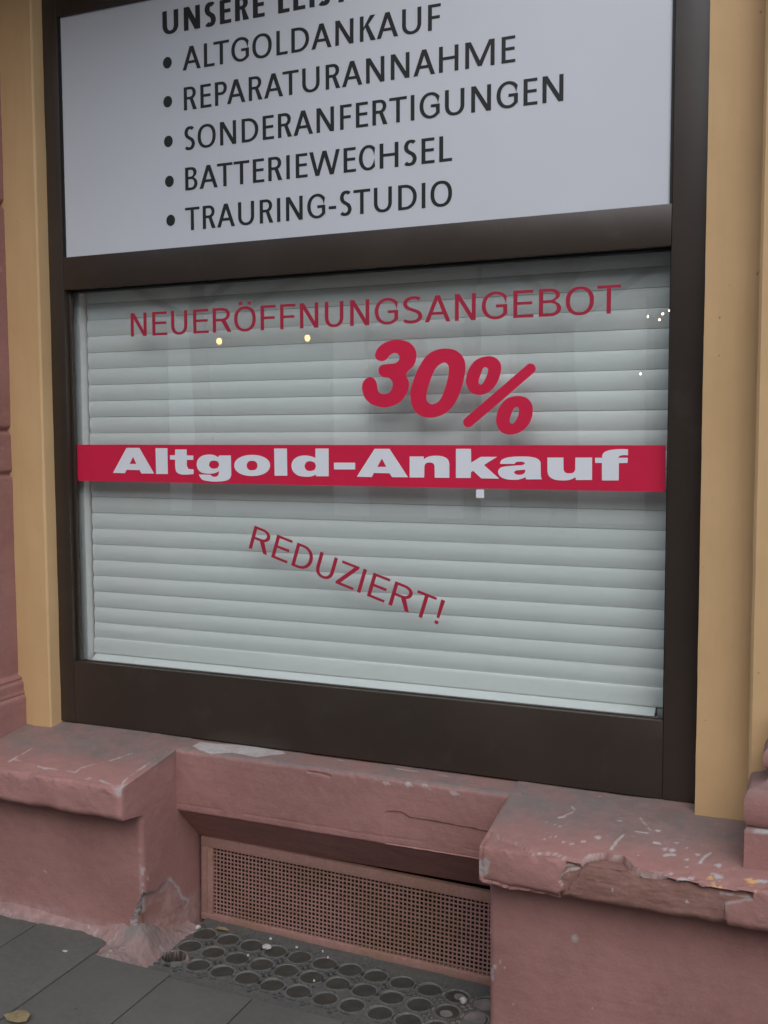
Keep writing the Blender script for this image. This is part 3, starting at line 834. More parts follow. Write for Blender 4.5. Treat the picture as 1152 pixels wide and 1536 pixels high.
def glyph(ch, w, t, th):
    """outline loops of a sans serif capital, cap height 1"""
    R = lambda x0, y0, x1, y1: [(x0, y0), (x1, y0), (x1, y1), (x0, y1)]
    if ch == 'I': return [R(0, 0, t, 1)]
    if ch == '-': return [R(0, .32, w, .32 + th * 1.05)]
    if ch == '!': return [[(t * .18, .25), (t * .92, .25), (t * 1.1, 1), (0, 1)], R(t * .05, 0, t * 1.05, .13)]
    if ch == 'L': return [[(0, 0), (w, 0), (w, th), (t, th), (t, 1), (0, 1)]]
    m0 = .525 - th / 2; m1 = m0 + th
    if ch == 'E': return [[(0, 0), (w, 0), (w, th), (t, th), (t, m0), (w * .94, m0), (w * .94, m1), (t, m1), (t, 1 - th), (w * .98, 1 - th), (w * .98, 1), (0, 1)]]
    if ch == 'F': return [[(0, 0), (t, 0), (t, m0 - .03), (w * .93, m0 - .03), (w * .93, m1 - .03), (t, m1 - .03), (t, 1 - th), (w, 1 - th), (w, 1), (0, 1)]]
    if ch == 'H': return [[(0, 0), (t, 0), (t, m0), (w - t, m0), (w - t, 0), (w, 0), (w, 1), (w - t, 1), (w - t, m1), (t, m1), (t, 1), (0, 1)]]
    if ch == 'T': return [[(w / 2 - t / 2, 0), (w / 2 + t / 2, 0), (w / 2 + t / 2, 1 - th), (w, 1 - th), (w, 1), (0, 1), (0, 1 - th), (w / 2 - t / 2, 1 - th)]]
    if ch == 'N':
        k = 1 - (w - 2.15 * t) / (w - 1.1 * t)
        return [[(0, 0), (t, 0), (t, 1 - k), (w - 1.15 * t, 0), (w, 0), (w, 1), (w - t, 1), (w - t, k), (1.15 * t, 1), (0, 1)]]
    if ch == 'A':
        a = t * 1.15; hx = t * 1.1; d = w / 2 - a / 2; b0 = .27; b1 = b0 + th; yi = (w / 2 - hx) / d
        X = lambda y: hx + d * y
        return [[(0, 0), (hx, 0), (X(b0), b0), (w - X(b0), b0), (w - hx, 0), (w, 0), (w / 2 + a / 2, 1), (w / 2 - a / 2, 1)], [(X(b1), b1), (w - X(b1), b1), (w / 2, yi)]]
    if ch == 'M':
        return [[(0, 0), (t, 0), (t, .80), (w / 2 - .5 * t, .04), (w / 2 + .5 * t, .04), (w - t, .80), (w - t, 0), (w, 0), (w, 1), (w - 1.4 * t, 1), (w / 2, .25), (1.4 * t, 1), (0, 1)]]
    if ch == 'W':
        return [[(0, 1), (.265 * w - .55 * t, 0), (.265 * w + .55 * t, 0), (.5 * w, .74), (.735 * w - .55 * t, 0), (.735 * w + .55 * t, 0), (w, 1), (w - 1.08 * t, 1), (.735 * w, .24), (.5 * w + .55 * t, 1), (.5 * w - .55 * t, 1), (.265 * w, .24), (1.08 * t, 1)]]
    if ch == 'K': return [[(0, 0), (t, 0), (t, .41), (.34 * w, .55), (w - 1.35 * t, 0), (w, 0), (.34 * w + .85 * t, .64), (w * .97, 1), (w * .97 - 1.4 * t, 1), (t, .545), (t, 1), (0, 1)]]
    if ch == 'Z': return [[(0, 0), (w, 0), (w, th), (1.35 * t, th), (w, 1 - th * .95), (w, 1), (.03, 1), (.03, 1 - th), (w - 1.35 * t, 1 - th), (0, th * .95)]]
    o = .012
    if ch in 'OÖ':
        lp = [ell(w / 2, .5, w / 2, .5 + o, 0, 360, 48)[:-1], ell(w / 2, .5, w / 2 - t, .5 + o - th, 0, 360, 48)[:-1]]
        if ch == 'Ö': lp += [R(w * .22, 1.07, w * .22 + t * 1.1, 1.2), R(w * .78 - t * 1.1, 1.07, w * .78, 1.2)]
        return lp
    if ch == 'U':
        ry = .40
        return [[(0, 1)] + ell(w / 2, ry - o, w / 2, ry, 180, 360, 24) + [(w, 1), (w - t, 1)] + ell(w / 2, ry - o, w / 2 - t, ry - th, 360, 180, 24) + [(t, 1)]]
    if ch in 'CG':
        We = w * (1.16 if ch == 'C' else 1.10); cx = We / 2; rx = We / 2
        ao = math.degrees(math.acos(min(1, (w * .985 - cx) / rx))); ai = math.degrees(math.acos(min(1, (w * .965 - cx) / (rx - t)))) + 4
        if ch == 'C':
            return [ell(cx, .5, rx, .5 + o, ao, 360 - ao, 36, 2.1) + ell(cx, .5, rx - t, .5 + o - th, 360 - ai, ai, 36, 2.1)]
        ae = math.degrees(math.acos((w - cx) / rx)); aj = math.degrees(math.acos((w - t - cx) / (rx - t)))
        out = ell(cx, .5, rx, .5 + o, ao, 360 - ae - 3, 36, 2.1)
        return [out + [(w, .06), (w, .53), (w * .56, .53), (w * .56, .53 - th), (w - t, .53 - th)] + ell(cx, .5, rx - t, .5 + o - th, 360 - aj, ai, 36, 2.1)]
    if ch == 'S':
        P = [(.93, .93), (.76, .985), (.5, 1.), (.22, .945), (.06, .78), (.17, .61), (.48, .505), (.82, .40), (.97, .22), (.8, .055), (.5, 0.), (.2, .015), (.0, .075)]
        P = [(t / 2 + (w - t) * x, th / 2 - o + (1 - th + 2 * o) * y) for x, y in P]
        q = []
        for i in range(len(P) - 1):
            p0, p1, p2, p3 = (np.array(P[min(max(i + k, 0), len(P) - 1)]) for k in (-1, 0, 1, 2))
            for s_ in range(5):
                u = s_ / 5
                q.append(.5 * ((2 * p1) + (-p0 + p2) * u + (2 * p0 - 5 * p1 + 4 * p2 - p3) * u * u + (-p0 + 3 * p1 - 3 * p2 + p3) * u ** 3))
        q.append(np.array(P[-1])); q = np.array(q)
        d = np.gradient(q, axis=0); d /= np.linalg.norm(d, axis=1, keepdims=True)
        n_ = np.stack([-d[:, 1], d[:, 0]], 1)
        wd = (th + (t * 1.05 - th) * np.abs(d[:, 1]) ** .7)[:, None]
        return [list(map(tuple, q + n_ * wd / 2)) + list(map(tuple, (q - n_ * wd / 2)[::-1]))]
    if ch == 'D':
        xs = w * .36
        return [[(0, 0)] + ell(xs, .5, w - xs, .5, -90, 90, 24, 2.1) + [(0, 1)], [(t, th)] + ell(xs, .5, w - xs - t, .5 - th, -90, 90, 24, 2.1) + [(t, 1 - th)]]
    if ch in 'PR':
        b0 = .44 if ch == 'P' else .455
        wb = w if ch == 'P' else w * .93
        xs = wb * .52; yc = (b0 + 1) / 2; ry = (1 - b0) / 2
        hole = [(t, b0 + th)] + ell(xs, yc, wb - xs - t, ry - th, -90, 90, 18, 2.1) + [(t, 1 - th)]
        if ch == 'P': return [[(0, 0), (t, 0), (t, b0)] + ell(xs, yc, wb - xs, ry, -90, 90, 18, 2.1) + [(0, 1)], hole]
        return [[(0, 0), (t, 0), (t, b0), (.46 * w, b0), (w - 1.2 * t, 0), (w, 0)] + ell(xs, yc, wb - xs, ry, -62, 90, 18, 2.1) + [(0, 1)], hole]
    if ch == 'B':
        y1 = .535; xs = w * .5; xu = w * .48; wu = w * .94
        lo = ell(xs, y1 / 2 + .01, w - xs, y1 / 2 + .01, -90, 62, 16, 2.1); up = ell(xu, (y1 + 1) / 2, wu - xu, (1 - y1) / 2, -58, 90, 16, 2.1)
        return [[(0, 0)] + lo + up + [(0, 1)], [(t, th)] + ell(xs, (th + y1 - th / 2) / 2, w - xs - t, (y1 - 1.5 * th) / 2, -90, 90, 14, 2.1) + [(t, y1 - th / 2)],
                [(t, y1 + th / 2)] + ell(xu, (y1 + th / 2 + 1 - th) / 2, wu - xu - t, (1 - y1 - 1.5 * th) / 2, -90, 90, 14, 2.1) + [(t, 1 - th)]]
    return []
HUM = dict(A=.79, B=.54, C=.62, D=.71, E=.475, F=.455, G=.74, H=.70, I=.14, K=.60, L=.455, M=1.03, N=.70, O=.80, P=.52, R=.575, S=.49, T=.66, U=.70, W=1.20, Z=.6)
HUM['-'] = .30
GRO = dict(A=.84, B=.67, C=.76, D=.70, E=.62, F=.57, G=.80, H=.68, I=.125, K=.7, L=.55, M=.82, N=.67, O=.83, P=.66, R=.73, S=.69, T=.67, U=.66, W=1.2, Z=.66)
GRO['Ö'] = .83; GRO['!'] = .14
def bearings(ch):
    l = .12; r = .12
    if ch in 'AWTZ': l = r = .025
    if ch in 'OÖCGS': l = .07; r = .07
    if ch in 'CSEFLKR': r = .045
    if ch in 'PDB': r = .065
    if ch == 'L': r = .03
    if ch == '-': l = r = .07
    return l, r
KERN = {'AT': -.07, 'TA': -.07, 'LT': -.09, 'PA': -.09, 'TR': 0, 'KA': -.03, 'FA': -.06}
def line_glyphs(body, style, t, th):
    W = HUM if style == 'hum' else GRO
    x = 0; out = []; prev = ''
    for ch in body:
        if ch == ' ': x += .38; prev = ''; continue
        l, r = bearings(ch); x += l + KERN.get(prev + ch, 0)
        out.append((ch, x, glyph(ch, W[ch], t, th))); x += W[ch] + r; prev = ch
    x0 = out[0][1]; x1 = out[-1][1] + (W[out[-1][0]])
    return out, x0, x1
def film(name, V3, Fc, m, parent, th=.0004):
    """thin cut film: front faces plus an edge wall"""
    n = len(V3)
    v = [(x, y, z) for x, y, z in V3] + [(x, y + th, z) for x, y, z in V3]
    cnt = {}
    for f in Fc:
        for a, b_ in zip(f, f[1:] + f[:1]): cnt[(a, b_)] = 1
    fs = list(Fc) + [(a, b_, b_ + n, a + n) for (a, b_) in cnt if (b_, a) not in cnt]
    me = bpy.data.meshes.new(name); me.from_pydata(v, [], fs)
    return link(name, me, m, parent)
def put_line(body, style, t, th, A, B, H, m, parent, name='letter'):
    """letters on a straight baseline from A to B, cap height H"""
    gl, x0, x1 = line_glyphs(body, style, t, th)
    ex = (B - A); L = ex.length; ex.normalize(); ez = Vector((-ex.z, 0, ex.x)); k = L / (x1 - x0)
    for ch, gx_, loops in gl:
        groups = [loops]
        V, Fc = fill_loops(loops)
        film(name, [tuple(A + ex * ((x + gx_ - x0) * k) + ez * (y * H)) for x, y, _ in V], Fc, m, parent)
def put_text(body, style, t, th, pL, pR, pTop, Y, m, parent, cap=None):
    A, B, T = onY(*pL, Y), onY(*pR, Y), onY(*pTop, Y)
    ex = (B - A).normalized(); ez = Vector((-ex.z, 0, ex.x))
    put_line(body, style, t, th, A, B, cap or abs((T - A).dot(ez)), m, parent)

# white service panel above the transom
YP = .008
sg = empty('sign_panel', (-1.2, YP, ZT1), 'white panel listing the shop services in black capitals, above the transom', 'sign')
MB().box(-2.0945, -.334, YP, YP + .006, ZT1 - .003, ZS1 + .002).build('panel', M['sign'], sg)
MB().box(IX0 + .0006, -2.0948, .004, .014, ZT1 + .0004, ZS1).build('panel_seal', M['seal'], sg)
MB().box(-.3338, IX1 - .0002, .003, .014, ZT1 + .0004, ZS1).build('panel_seal', M['seal'], sg)
YL = YP - .0008
lines_ = [('ALTGOLDANKAUF', (274, 106), (661, 43.5), (274, 69)), ('REPARATURANNAHME', (276, 166), (773, 92.5), (276, 130)),
          ('SONDERANFERTIGUNGEN', (276.5, 225.5), (845, 151), (276, 189.5)), ('BATTERIEWECHSEL', (278, 286), (678, 241), (278, 250)),
          ('TRAURING-STUDIO', (278, 346), (678, 308), (278, 311))]
def cap_of(a, b): return (onY(*a, YL) - onY(*b, YL)).length
capH = sum(cap_of(a, b) for a, b in (((286, 166), (286, 131)), ((278, 286), (278, 251)), ((772.5, 92.5), (772.5, 52.5)), ((844, 151), (844, 111.5)))) / 4
for body, a, b_, c in lines_:
    put_text(body, 'hum', .14, .115, a, b_, c, YL, M['black'], sg, capH)
A = onY(244, 52.5, YL)
wU = cap_of((244, 52.5), (397, 26.5))
_, u0, u1 = line_glyphs('UNSERE', 'hum', .20, .15)
_, w0, w1 = line_glyphs('UNSERE LEISTUNGEN', 'hum', .20, .15)
put_line('UNSERE LEISTUNGEN', 'hum', .20, .15, A, A + Vector((wU * (w1 - w0) / (u1 - u0), 0, 0)), capH, M['black'], sg)
for (bx_, by_) in ((251, 94), (251.5, 152.5), (252.5, 212), (254, 272), (256, 330.5)):
    c = onY(bx_, by_, YL)
    V, Fc = fill_loops([[(c.x + .0148 * math.cos(t * math.pi / 16), c.z + .0158 * math.sin(t * math.pi / 16)) for t in range(32)]])
    film('bullet', [(x, YL, z) for x, z, _ in V], Fc, M['black'], sg)

# vinyl on the glass
YV = YG - .0012
v1 = empty('vinyl_lettering', tuple(onY(560, 490, YV)), 'thin crimson lettering reading NEUERÖFFNUNGSANGEBOT on the window glass', 'lettering')
put_text('NEUERÖFFNUNGSANGEBOT', 'gro', .125, .105, (196.5, 505), (930.5, 469.5), (196.5, 470), YV, M['darkred'], v1)
v3 = empty('vinyl_lettering', tuple(onY(520, 860, YV)), 'slanting thin crimson lettering reading REDUZIERT! on the window glass', 'lettering')
put_text('REDUZIERT!', 'gro', .125, .105, (373, 822), (657, 937), (383.5, 789), YV, M['darkred'], v3)
# 30%
v2 = empty('vinyl_lettering', tuple(onY(670, 580, YV)), 'fat rounded crimson 30% stuck on the window glass', 'lettering')
def zp(p): q = onY(520 + p[0] / 3.6, 480 + p[1] / 3.6, YV); return (q.x, q.z)
three = [(153, 190), (170, 150), (215, 118), (275, 106), (330, 118), (366, 150), (377, 195), (362, 245), (322, 290), (336, 340), (325, 395), (285, 445), (235, 468), (190, 472), (135, 455), (97, 418), (83, 370), (92, 330), (122, 309), (150, 318), (163, 345), (168, 378), (183, 397), (210, 400), (235, 388), (248, 360), (246, 332), (228, 314), (195, 308), (176, 290), (174, 262), (190, 243), (225, 238), (258, 234), (280, 220), (285, 200), (276, 183), (255, 178), (232, 192), (213, 214), (188, 222), (163, 213)]
zo = [(540, 154), (590, 165), (628, 200), (641, 250), (630, 330), (600, 420), (560, 480), (510, 515), (450, 528), (395, 515), (358, 475), (343, 410), (352, 350), (385, 265), (430, 195), (480, 163)]
zi = [(525, 230), (545, 240), (552, 265), (545, 320), (520, 400), (495, 440), (460, 455), (435, 440), (430, 415), (440, 360), (465, 290), (490, 250)]
po = [(760, 195), (805, 205), (832, 240), (830, 290), (805, 350), (765, 390), (720, 405), (675, 393), (648, 355), (645, 315), (662, 260), (700, 215)]
pi_ = [(750, 255), (763, 265), (760, 290), (745, 325), (728, 348), (715, 345), (713, 325), (725, 290), (735, 262)]
qo = [(920, 410), (970, 420), (1000, 455), (1004, 505), (985, 560), (945, 600), (890, 619), (840, 608), (812, 570), (808, 525), (825, 470), (865, 425)]
qi = [(918, 470), (930, 480), (928, 510), (915, 540), (898, 560), (884, 558), (880, 540), (890, 505), (903, 478)]
sa, sb_ = np.array((657., 552.)), np.array((993., 263.))
dv = (sb_ - sa) / np.linalg.norm(sb_ - sa); pn = np.array((-dv[1], dv[0])); ang0 = math.atan2(pn[1], pn[0])
slash = [tuple(sb_ + 28 * np.array((math.cos(ang0 - math.pi * k / 10), math.sin(ang0 - math.pi * k / 10)))) for k in range(11)] + \
        [tuple(sa + 28 * np.array((math.cos(ang0 + math.pi - math.pi * k / 10), math.sin(ang0 + math.pi - math.pi * k / 10)))) for k in range(11)]
for k_, loops in (('digit', [three]), ('digit', [zo, zi]), ('percent_ring', [po, pi_]), ('percent_ring', [qo, qi])):
    V, Fc = fill_loops([[zp(p) for p in smooth_loop(lp)] for lp in loops])
    film(k_, [(x, YV, z) for x, z, _ in V], Fc, M['red'], v2)
V, Fc = fill_loops([[zp(p) for p in slash]])
film('percent_slash', [(x, YV - .0004, z) for x, z, _ in V], Fc, M['red'], v2)
# banner
bn = empty('vinyl_banner', tuple(onY(560, 700, YV)), 'crimson banner strip with wide white lettering Altgold-Ankauf across the glass', 'banner')
c0, c1, c2, c3 = (onY(*p, YV) for p in ((112, 667), (998, 668), (998, 738), (112, 721)))
xl = c0.x + .001; xr = (c1.x + c2.x) / 2
V4 = [(xl, YV, c3.z), (xr, YV, c2.z), (xr, YV, c1.z), (xl, YV, c0.z)]
film('strip', V4, [(0, 1, 2, 3)], M['red'], bn)
YB = YV - .0009
def soft_loop(pts, sub=5):
    """smooth the curved runs of a traced outline, keep its corners"""
    n = len(pts); P = [np.array(p, float) for p in pts]; tan = []
    for i in range(n):
        a, b_ = P[i] - P[i - 1], P[(i + 1) % n] - P[i]
        ca = (a @ b_) / (np.linalg.norm(a) * np.linalg.norm(b_) + 1e-9)
        u = a / np.linalg.norm(a) + b_ / np.linalg.norm(b_)
        tan.append(None if ca < .62 else u / np.linalg.norm(u))
    out = []
    for i in range(n):
        p, q = P[i], P[(i + 1) % n]; L = np.linalg.norm(q - p); ch = q - p
        t0 = ch if tan[i] is None else tan[i] * L; t1 = ch if tan[(i + 1) % n] is None else tan[(i + 1) % n] * L
        if tan[i] is None and tan[(i + 1) % n] is None or L > 110: out.append(p); continue
        for k in range(sub):
            u = k / sub
            out.append((2 * u ** 3 - 3 * u * u + 1) * p + (u ** 3 - 2 * u * u + u) * t0 + (-2 * u ** 3 + 3 * u * u) * q + (u ** 3 - u * u) * t1)
    return out
BANNER = [
 (160, [[(68, 355), (215, 85), (352, 85), (512, 362), (375, 362), (357, 325), (215, 322), (198, 358)], [(285, 182), (320, 258), (248, 258)]]),
 (160, [[(527, 88), (655, 88), (660, 367), (534, 367)]]),
 (160, [[(740, 102), (862, 102), (865, 166), (935, 168), (935, 215), (866, 215), (868, 285), (884, 313), (938, 318), (938, 368), (860, 374), (800, 370), (757, 348), (742, 300), (740, 213), (685, 212), (683, 165), (738, 165)]]),
 (300, [[(203, 167), (333, 167), (337, 375), (318, 420), (265, 442), (185, 449), (90, 444), (20, 424), (-14, 373), (110, 375), (132, 393), (160, 398), (190, 388), (203, 362), (205, 337), (160, 358), (80, 363), (10, 348), (-25, 310), (-36, 262), (-24, 215), (15, 175), (80, 158), (150, 163), (200, 188)],
        [(150, 222), (190, 230), (207, 265), (192, 300), (150, 310), (112, 298), (97, 265), (112, 230)]]),
 (300, [ell(563, 275, 193, 114, 0, 360, 40, 2.15)[:-1], ell(562, 276, 58, 51, 0, 360, 24, 2.4)[:-1]]),
 (300, [[(800, 92), (938, 92), (942, 386), (806, 386)]]),
 (440, [[(238, 92), (380, 92), (382, 392), (245, 392), (243, 372), (200, 392), (130, 397), (45, 380), (-5, 335), (-20, 280), (-6, 225), (45, 182), (120, 167), (195, 177), (238, 195)],
        [(180, 228), (228, 242), (243, 280), (230, 322), (185, 335), (138, 322), (121, 282), (138, 240)]]),
 (440, [[(438, 245), (667, 245), (667, 318), (440, 318)]]),
 (440, [[(685, 397), (878, 95), (1038, 95), (1238, 402), (1066, 402), (1040, 360), (870, 356), (848, 400)], [(957, 200), (1003, 290), (907, 290)]]),
 (580, [[(248, 178), (400, 178), (400, 208), (450, 180), (530, 170), (610, 180), (660, 210), (676, 255), (676, 408), (520, 408), (516, 275), (500, 252), (465, 243), (425, 252), (407, 280), (405, 405), (248, 405)]]),
 (580, [[(748, 95), (910, 95), (912, 245), (1015, 182), (1192, 182), (1050, 270), (1215, 418), (1022, 415), (935, 333), (910, 348), (908, 410), (748, 410)]]),
 (720, [[(215, 258), (228, 222), (275, 195), (350, 182), (440, 178), (540, 182), (615, 200), (650, 232), (655, 280), (657, 390), (668, 425), (497, 425), (492, 402), (430, 425), (360, 430), (280, 422), (215, 390), (195, 345), (215, 305), (280, 285), (400, 275), (465, 268), (487, 252), (470, 238), (430, 234), (390, 240), (370, 258)],
        [(488, 320), (485, 350), (460, 370), (415, 376), (380, 366), (367, 347), (390, 330), (440, 325)]]),
 (820, [[(8, 190), (180, 190), (182, 320), (200, 350), (245, 360), (290, 350), (308, 318), (310, 190), (490, 190), (490, 432), (315, 432), (313, 402), (250, 430), (170, 437), (80, 425), (25, 390), (8, 335)]]),
 (820, [[(523, 192), (598, 192), (604, 155), (640, 122), (720, 103), (800, 98), (878, 100), (878, 165), (820, 165), (785, 175), (775, 192), (875, 192), (875, 248), (780, 250), (778, 437), (597, 437), (597, 248), (523, 248)]])]
for ox, loops in BANNER:
    lp2 = []
    for lp in loops:
        q_ = [onY(ox + p[0] / 7.2, 660 + p[1] / 7.2, YB) for p in soft_loop(lp)]
        lp2.append([(p.x, p.z) for p in q_])
    V, Fc = fill_loops(lp2)
    film('letter', [(x, YB, z) for x, z, _ in V], Fc, M['white'], bn)
# small price sticker under it
p0, p1 = onY(714, 734, YV), onY(726, 747, YV)
st = tag(film('sticker', [(p0.x, YV + .0006, p1.z), (p1.x, YV + .0006, p1.z), (p1.x, YV + .0006, p0.z), (p0.x, YV + .0006, p0.z)], [(0, 1, 2, 3)], M['white'], None), 'tiny white sticker on the glass under the crimson banner', 'sticker')

# ================================================================== WALL: surrounds and pilasters
def ragged(me_o, amp, seed, zmin=-.88):
    pass
sur1 = empty('window_surround', (-2.22, 0, -.89), 'ochre plaster jamb between the pink grooved pilaster and the window frame', 'wall')
def strip_wall(prof_xy, z0, z1, seed, parent, amp=.0012, name='plaster'):
    """vertical plaster strip: plan outline (open polyline) swept up with slight unevenness"""
    pts = [Vector((*p, 0)) for p in prof_xy]; dense = []
    for a, b_ in zip(pts[:-1], pts[1:]):
        n_ = max(2, int((b_ - a).length / .006))
        dense += [a + (b_ - a) * i / n_ for i in range(n_)]
    dense.append(pts[-1])
    zs = np.arange(z0, z1, .012)
    P = np.array([[(p.x, p.y, z) for p in dense] for z in zs])
    N = grid_normals(P)
    P = P + N * (fbm(P * np.array([1, 1, .5]), 12, 3, seed) * amp * 1.6 + fbm(P, 60, 2, seed + 1) * amp * .4)[..., None]
    P[0, :, 2] += .004 * fbm(P[0] * 1.0, 40, 3, seed)
    return link(name, grid_mesh(name, P, None, 30), M['yellow'], parent)
strip_wall([(-2.34, -.045), (-2.163, -.045), (-2.158, -.040), (-2.154, .02)], -.893, 2.2, 11, sur1)
sur2 = empty('window_surround', (-.19, 0, -.89), 'ochre plaster jamb between the window frame and the moulded pilaster base', 'wall')
strip_wall([(-.238, .02), (-.242, -.040), (-.246, -.046), (-.05, -.048)], -.895, 2.2, 12, sur2)
# left pilaster: grooved, its side faces the window
pL = empty('pilaster', (-2.6, -.1, -.9), 'salmon pink pilaster with horizontal grooves, rising from the plinth', 'pilaster')
zz = np.concatenate([np.arange(-.93, 2.2, .004)])
def off(z):
    o = np.zeros_like(z)
    for g in (.022, -.112, .70, 1.3): o -= .014 * np.exp(-((z - g) / .007) ** 2)
    o += .020 * sstep(-.735, -.750, z) + .008 * sstep(-.785, -.795, z) - .008 * np.exp(-((z + .752) / .005) ** 2) - .007 * np.exp(-((z + .797) / .005) ** 2)
    return o
oz = off(zz)
plan = [(-2.280, .03 - i * .30 / 50, 0) for i in range(51)] + [(-2.284 - i * .012, -.274, 1) for i in range(1, 60)]
P = np.array([[(x + (oz[k] if not f else 0), y - (oz[k] if f else 0), z) for x, y, f in plan] for k, z in enumerate(zz)])
N = grid_normals(P)
if N[10, 5, 0] < 0: N = -N
P = P + N * (.0016 * fbm(P, 10, 3, 301) + .0008 * fbm(P, 60, 3, 302))[..., None]
link('shaft', grid_mesh('shaft', P, dict(raw=np.zeros(P.shape[:2]), chip=.3 * (fbm(P, 30, 3, 303) > .55)), 40), M['pink'], pL)
# right pilaster: ochre shaft on a moulded pink base
pR = empty('pilaster', (.2, -.1, -.93), 'ochre pilaster standing on a moulded pink base on the ledge', 'pilaster')
strip_wall([(-.126, -.03), (-.126, -.115), (-.120, -.121), (1.42, -.121)], -.80, 2.2, 13, pR, .0012, 'shaft')
prof = []          # (outset, z)
for i in range(12): prof.append((.000, -.945 + i * (.110) / 12))
prof += [(.0, -.838), (-.004, -.834), (-.010, -.832)]
for i in range(13):
    t = math.radians(-90 + 180 * i / 12); prof.append((-.012 + .016 * math.cos(t) * .9, -.790 + .042 * math.sin(t)))
prof += [(-.026, -.746), (-.040, -.738), (-.046, -.728), (-.046, -.720), (-.040, -.715)]
for i in range(11):
    t = math.radians(-90 + 180 * i / 10); prof.append((-.046 + .014 * math.cos(t), -.690 + .024 * math.sin(t)))
prof += [(-.056, -.664), (-.060, -.660), (-.060, -.60), (-.075, -.595), (-.13, -.59)]
BXc, BYf = -.124, -.250
pl_plan = [('s', .10 - i * .35 / 26) for i in range(26)] + [('f', i * .012) for i in range(128)]
P = []
for o_, z in prof:
    ln = []
    for k_, u in pl_plan:
        if k_ == 's':
            yf = BYf - o_; y = -.03 + (yf + .03) * ((.10 - u) / .35); ln.append((BXc - o_, y, z))
        else: ln.append((BXc - o_ + u * (1.0), BYf - o_, z))
    P.append(ln)
P = np.array(P)
P[..., 2] += 0
N = grid_normals(P)
if N[3, 60, 1] > 0: N = -N
P = P + N * (.0018 * fbm(P, 16, 3, 401) + .0008 * fbm(P, 70, 3, 402))[..., None]
ch = .7 * (np.exp(-((P[..., 2] + .836) / .004) ** 2) > .4) * (fbm(P, 25, 3, 404) > .15)
link('base_moulding', grid_mesh('base_moulding', P, dict(chip=ch, dust=.8 * sstep(.0, .8, N[..., 2])), 45), M['pink'], pR)
# wall above and beside
uw = empty('shop_front_wall', (0, .2, -1.4), 'ochre house wall rising above and beside the shop window', 'wall')
MB().box(-9, 9, .20, .50, 1.42, 9).build('upper_wall', M['yellow'], uw)
MB().box(-9, 9, -.05, .199, 1.43, 2.6).build('lintel', M['yellow'], uw)
MB().box(-9, -2.96, -.05, .50, -1.6, 1.42).build('side_wall', M['pink'], uw)
MB().box(1.405, 9, -.05, .50, -1.6, 1.42).build('side_wall', M['pink'], uw)
MB().prism_x([(-1.10, 1.82), (-1.10, 1.98), (-.051, 2.00), (-.051, 1.78)], -6.5, -1.05).build('shade_slab', M['yellow'], uw)  # unseen overhang, added to keep sky light off the upper left

# ================================================================== small litter at the foot of the grating
def scrap(pts, m, label, cat, z0):
    mb = MB(); n = len(pts)
    zc = z0
    mb.v = [(x, y, zc + dz) for x, y, dz in pts] + [(x, y, zc + dz - .0015) for x, y, dz in pts]
    mb.f = [tuple(range(n)), tuple(range(n, 2 * n))[::-1]] + [(i, (i + 1) % n, n + (i + 1) % n, n + i) for i in range(n)]
    o = mb.build('litter', m); return tag(o, label, cat)
def blob_at(px, py, Z, sx, sy, h, m, name, label, cat, group, seed):
    q = onZ(px, py, Z); mb = MB(); r = random.Random(seed)
    k = 9
    for lev, (f, zz_) in enumerate(((1.0, -.002), (.95, h * .5), (.55, h))):
        for i in range(k):
            t = 2 * math.pi * i / k; j = 1 + r.uniform(-.22, .22)
            mb.v.append((q.x + sx * f * j * math.cos(t), q.y + sy * f * j * math.sin(t), q.z + zz_))
    for lev in range(2): mb.f += [(lev * k + i, lev * k + (i + 1) % k, (lev + 1) * k + (i + 1) % k, (lev + 1) * k + i) for i in range(k)]
    mb.f += [tuple(2 * k + i for i in range(k))]
    o = mb.build(name, m); return tag(o, label, cat, group)
zg = -1.436
blob_at(297, 1391, zg, .007, .009, .006, M['pebble'], 'pebble', 'pale pebble lying in the corner at the vent grille foot', 'pebble', None, 1)
blob_at(400, 1420, zg - .004, .012, .012, .006, M['pebble'], 'mortar_crumb', 'flat pale mortar crumb on the iron grating beside the grille', 'crumb', None, 2)
blob_at(695, 1502, zg - .02, .010, .008, .010, M['pebble'], 'stone_chip', 'grey stone chip on the grating near the broken ledge block', 'crumb', None, 3)
for i, (px, py, s_) in enumerate(((406, 1408, .004), (445, 1421, .004), (484, 1427, .003), (372, 1433, .003), (492, 1436, .003), (471, 1471, .003))):
    blob_at(px, py, zg - .003 - .003 * i * .5, s_, s_, .003, M['pebble'], 'grit', 'tiny pale grit grain scattered on the iron grating', 'grit', 'grit grains on the grating', 10 + i)
q = onZ(333, 1396, zg)
scrap([(q.x - .022, q.y - .003, .004), (q.x - .010, q.y - .006, .007), (q.x + .010, q.y - .001, .005), (q.x + .022, q.y + .003, .004), (q.x + .008, q.y + .007, .008), (q.x - .012, q.y + .004, .009)], M['straw'], 'curled straw coloured dry leaf scrap at the grille foot', 'leaf', q.z)
q = onZ(97, 1428, -1.392)
scrap([(q.x - .007, q.y - .002, .003), (q.x + .007, q.y - .003, .003), (q.x + .008, q.y + .003, .004), (q.x - .006, q.y + .004, .003)], M['pebble'], 'pale paper scrap lying on the grey paving slab', 'scrap', q.z)
q = onZ(24, 1530, -1.392)
mb = []
for i in range(9):
    t = 2 * math.pi * i / 9; r_ = .030 * (1 + random.uniform(-.3, .3)); mb.append((q.x + r_ * math.cos(t), q.y + r_ * .8 * math.sin(t), .004 + random.uniform(0, .008)))
scrap(mb, M['straw'], 'yellowish fallen leaf lying on the paving', 'leaf', q.z)

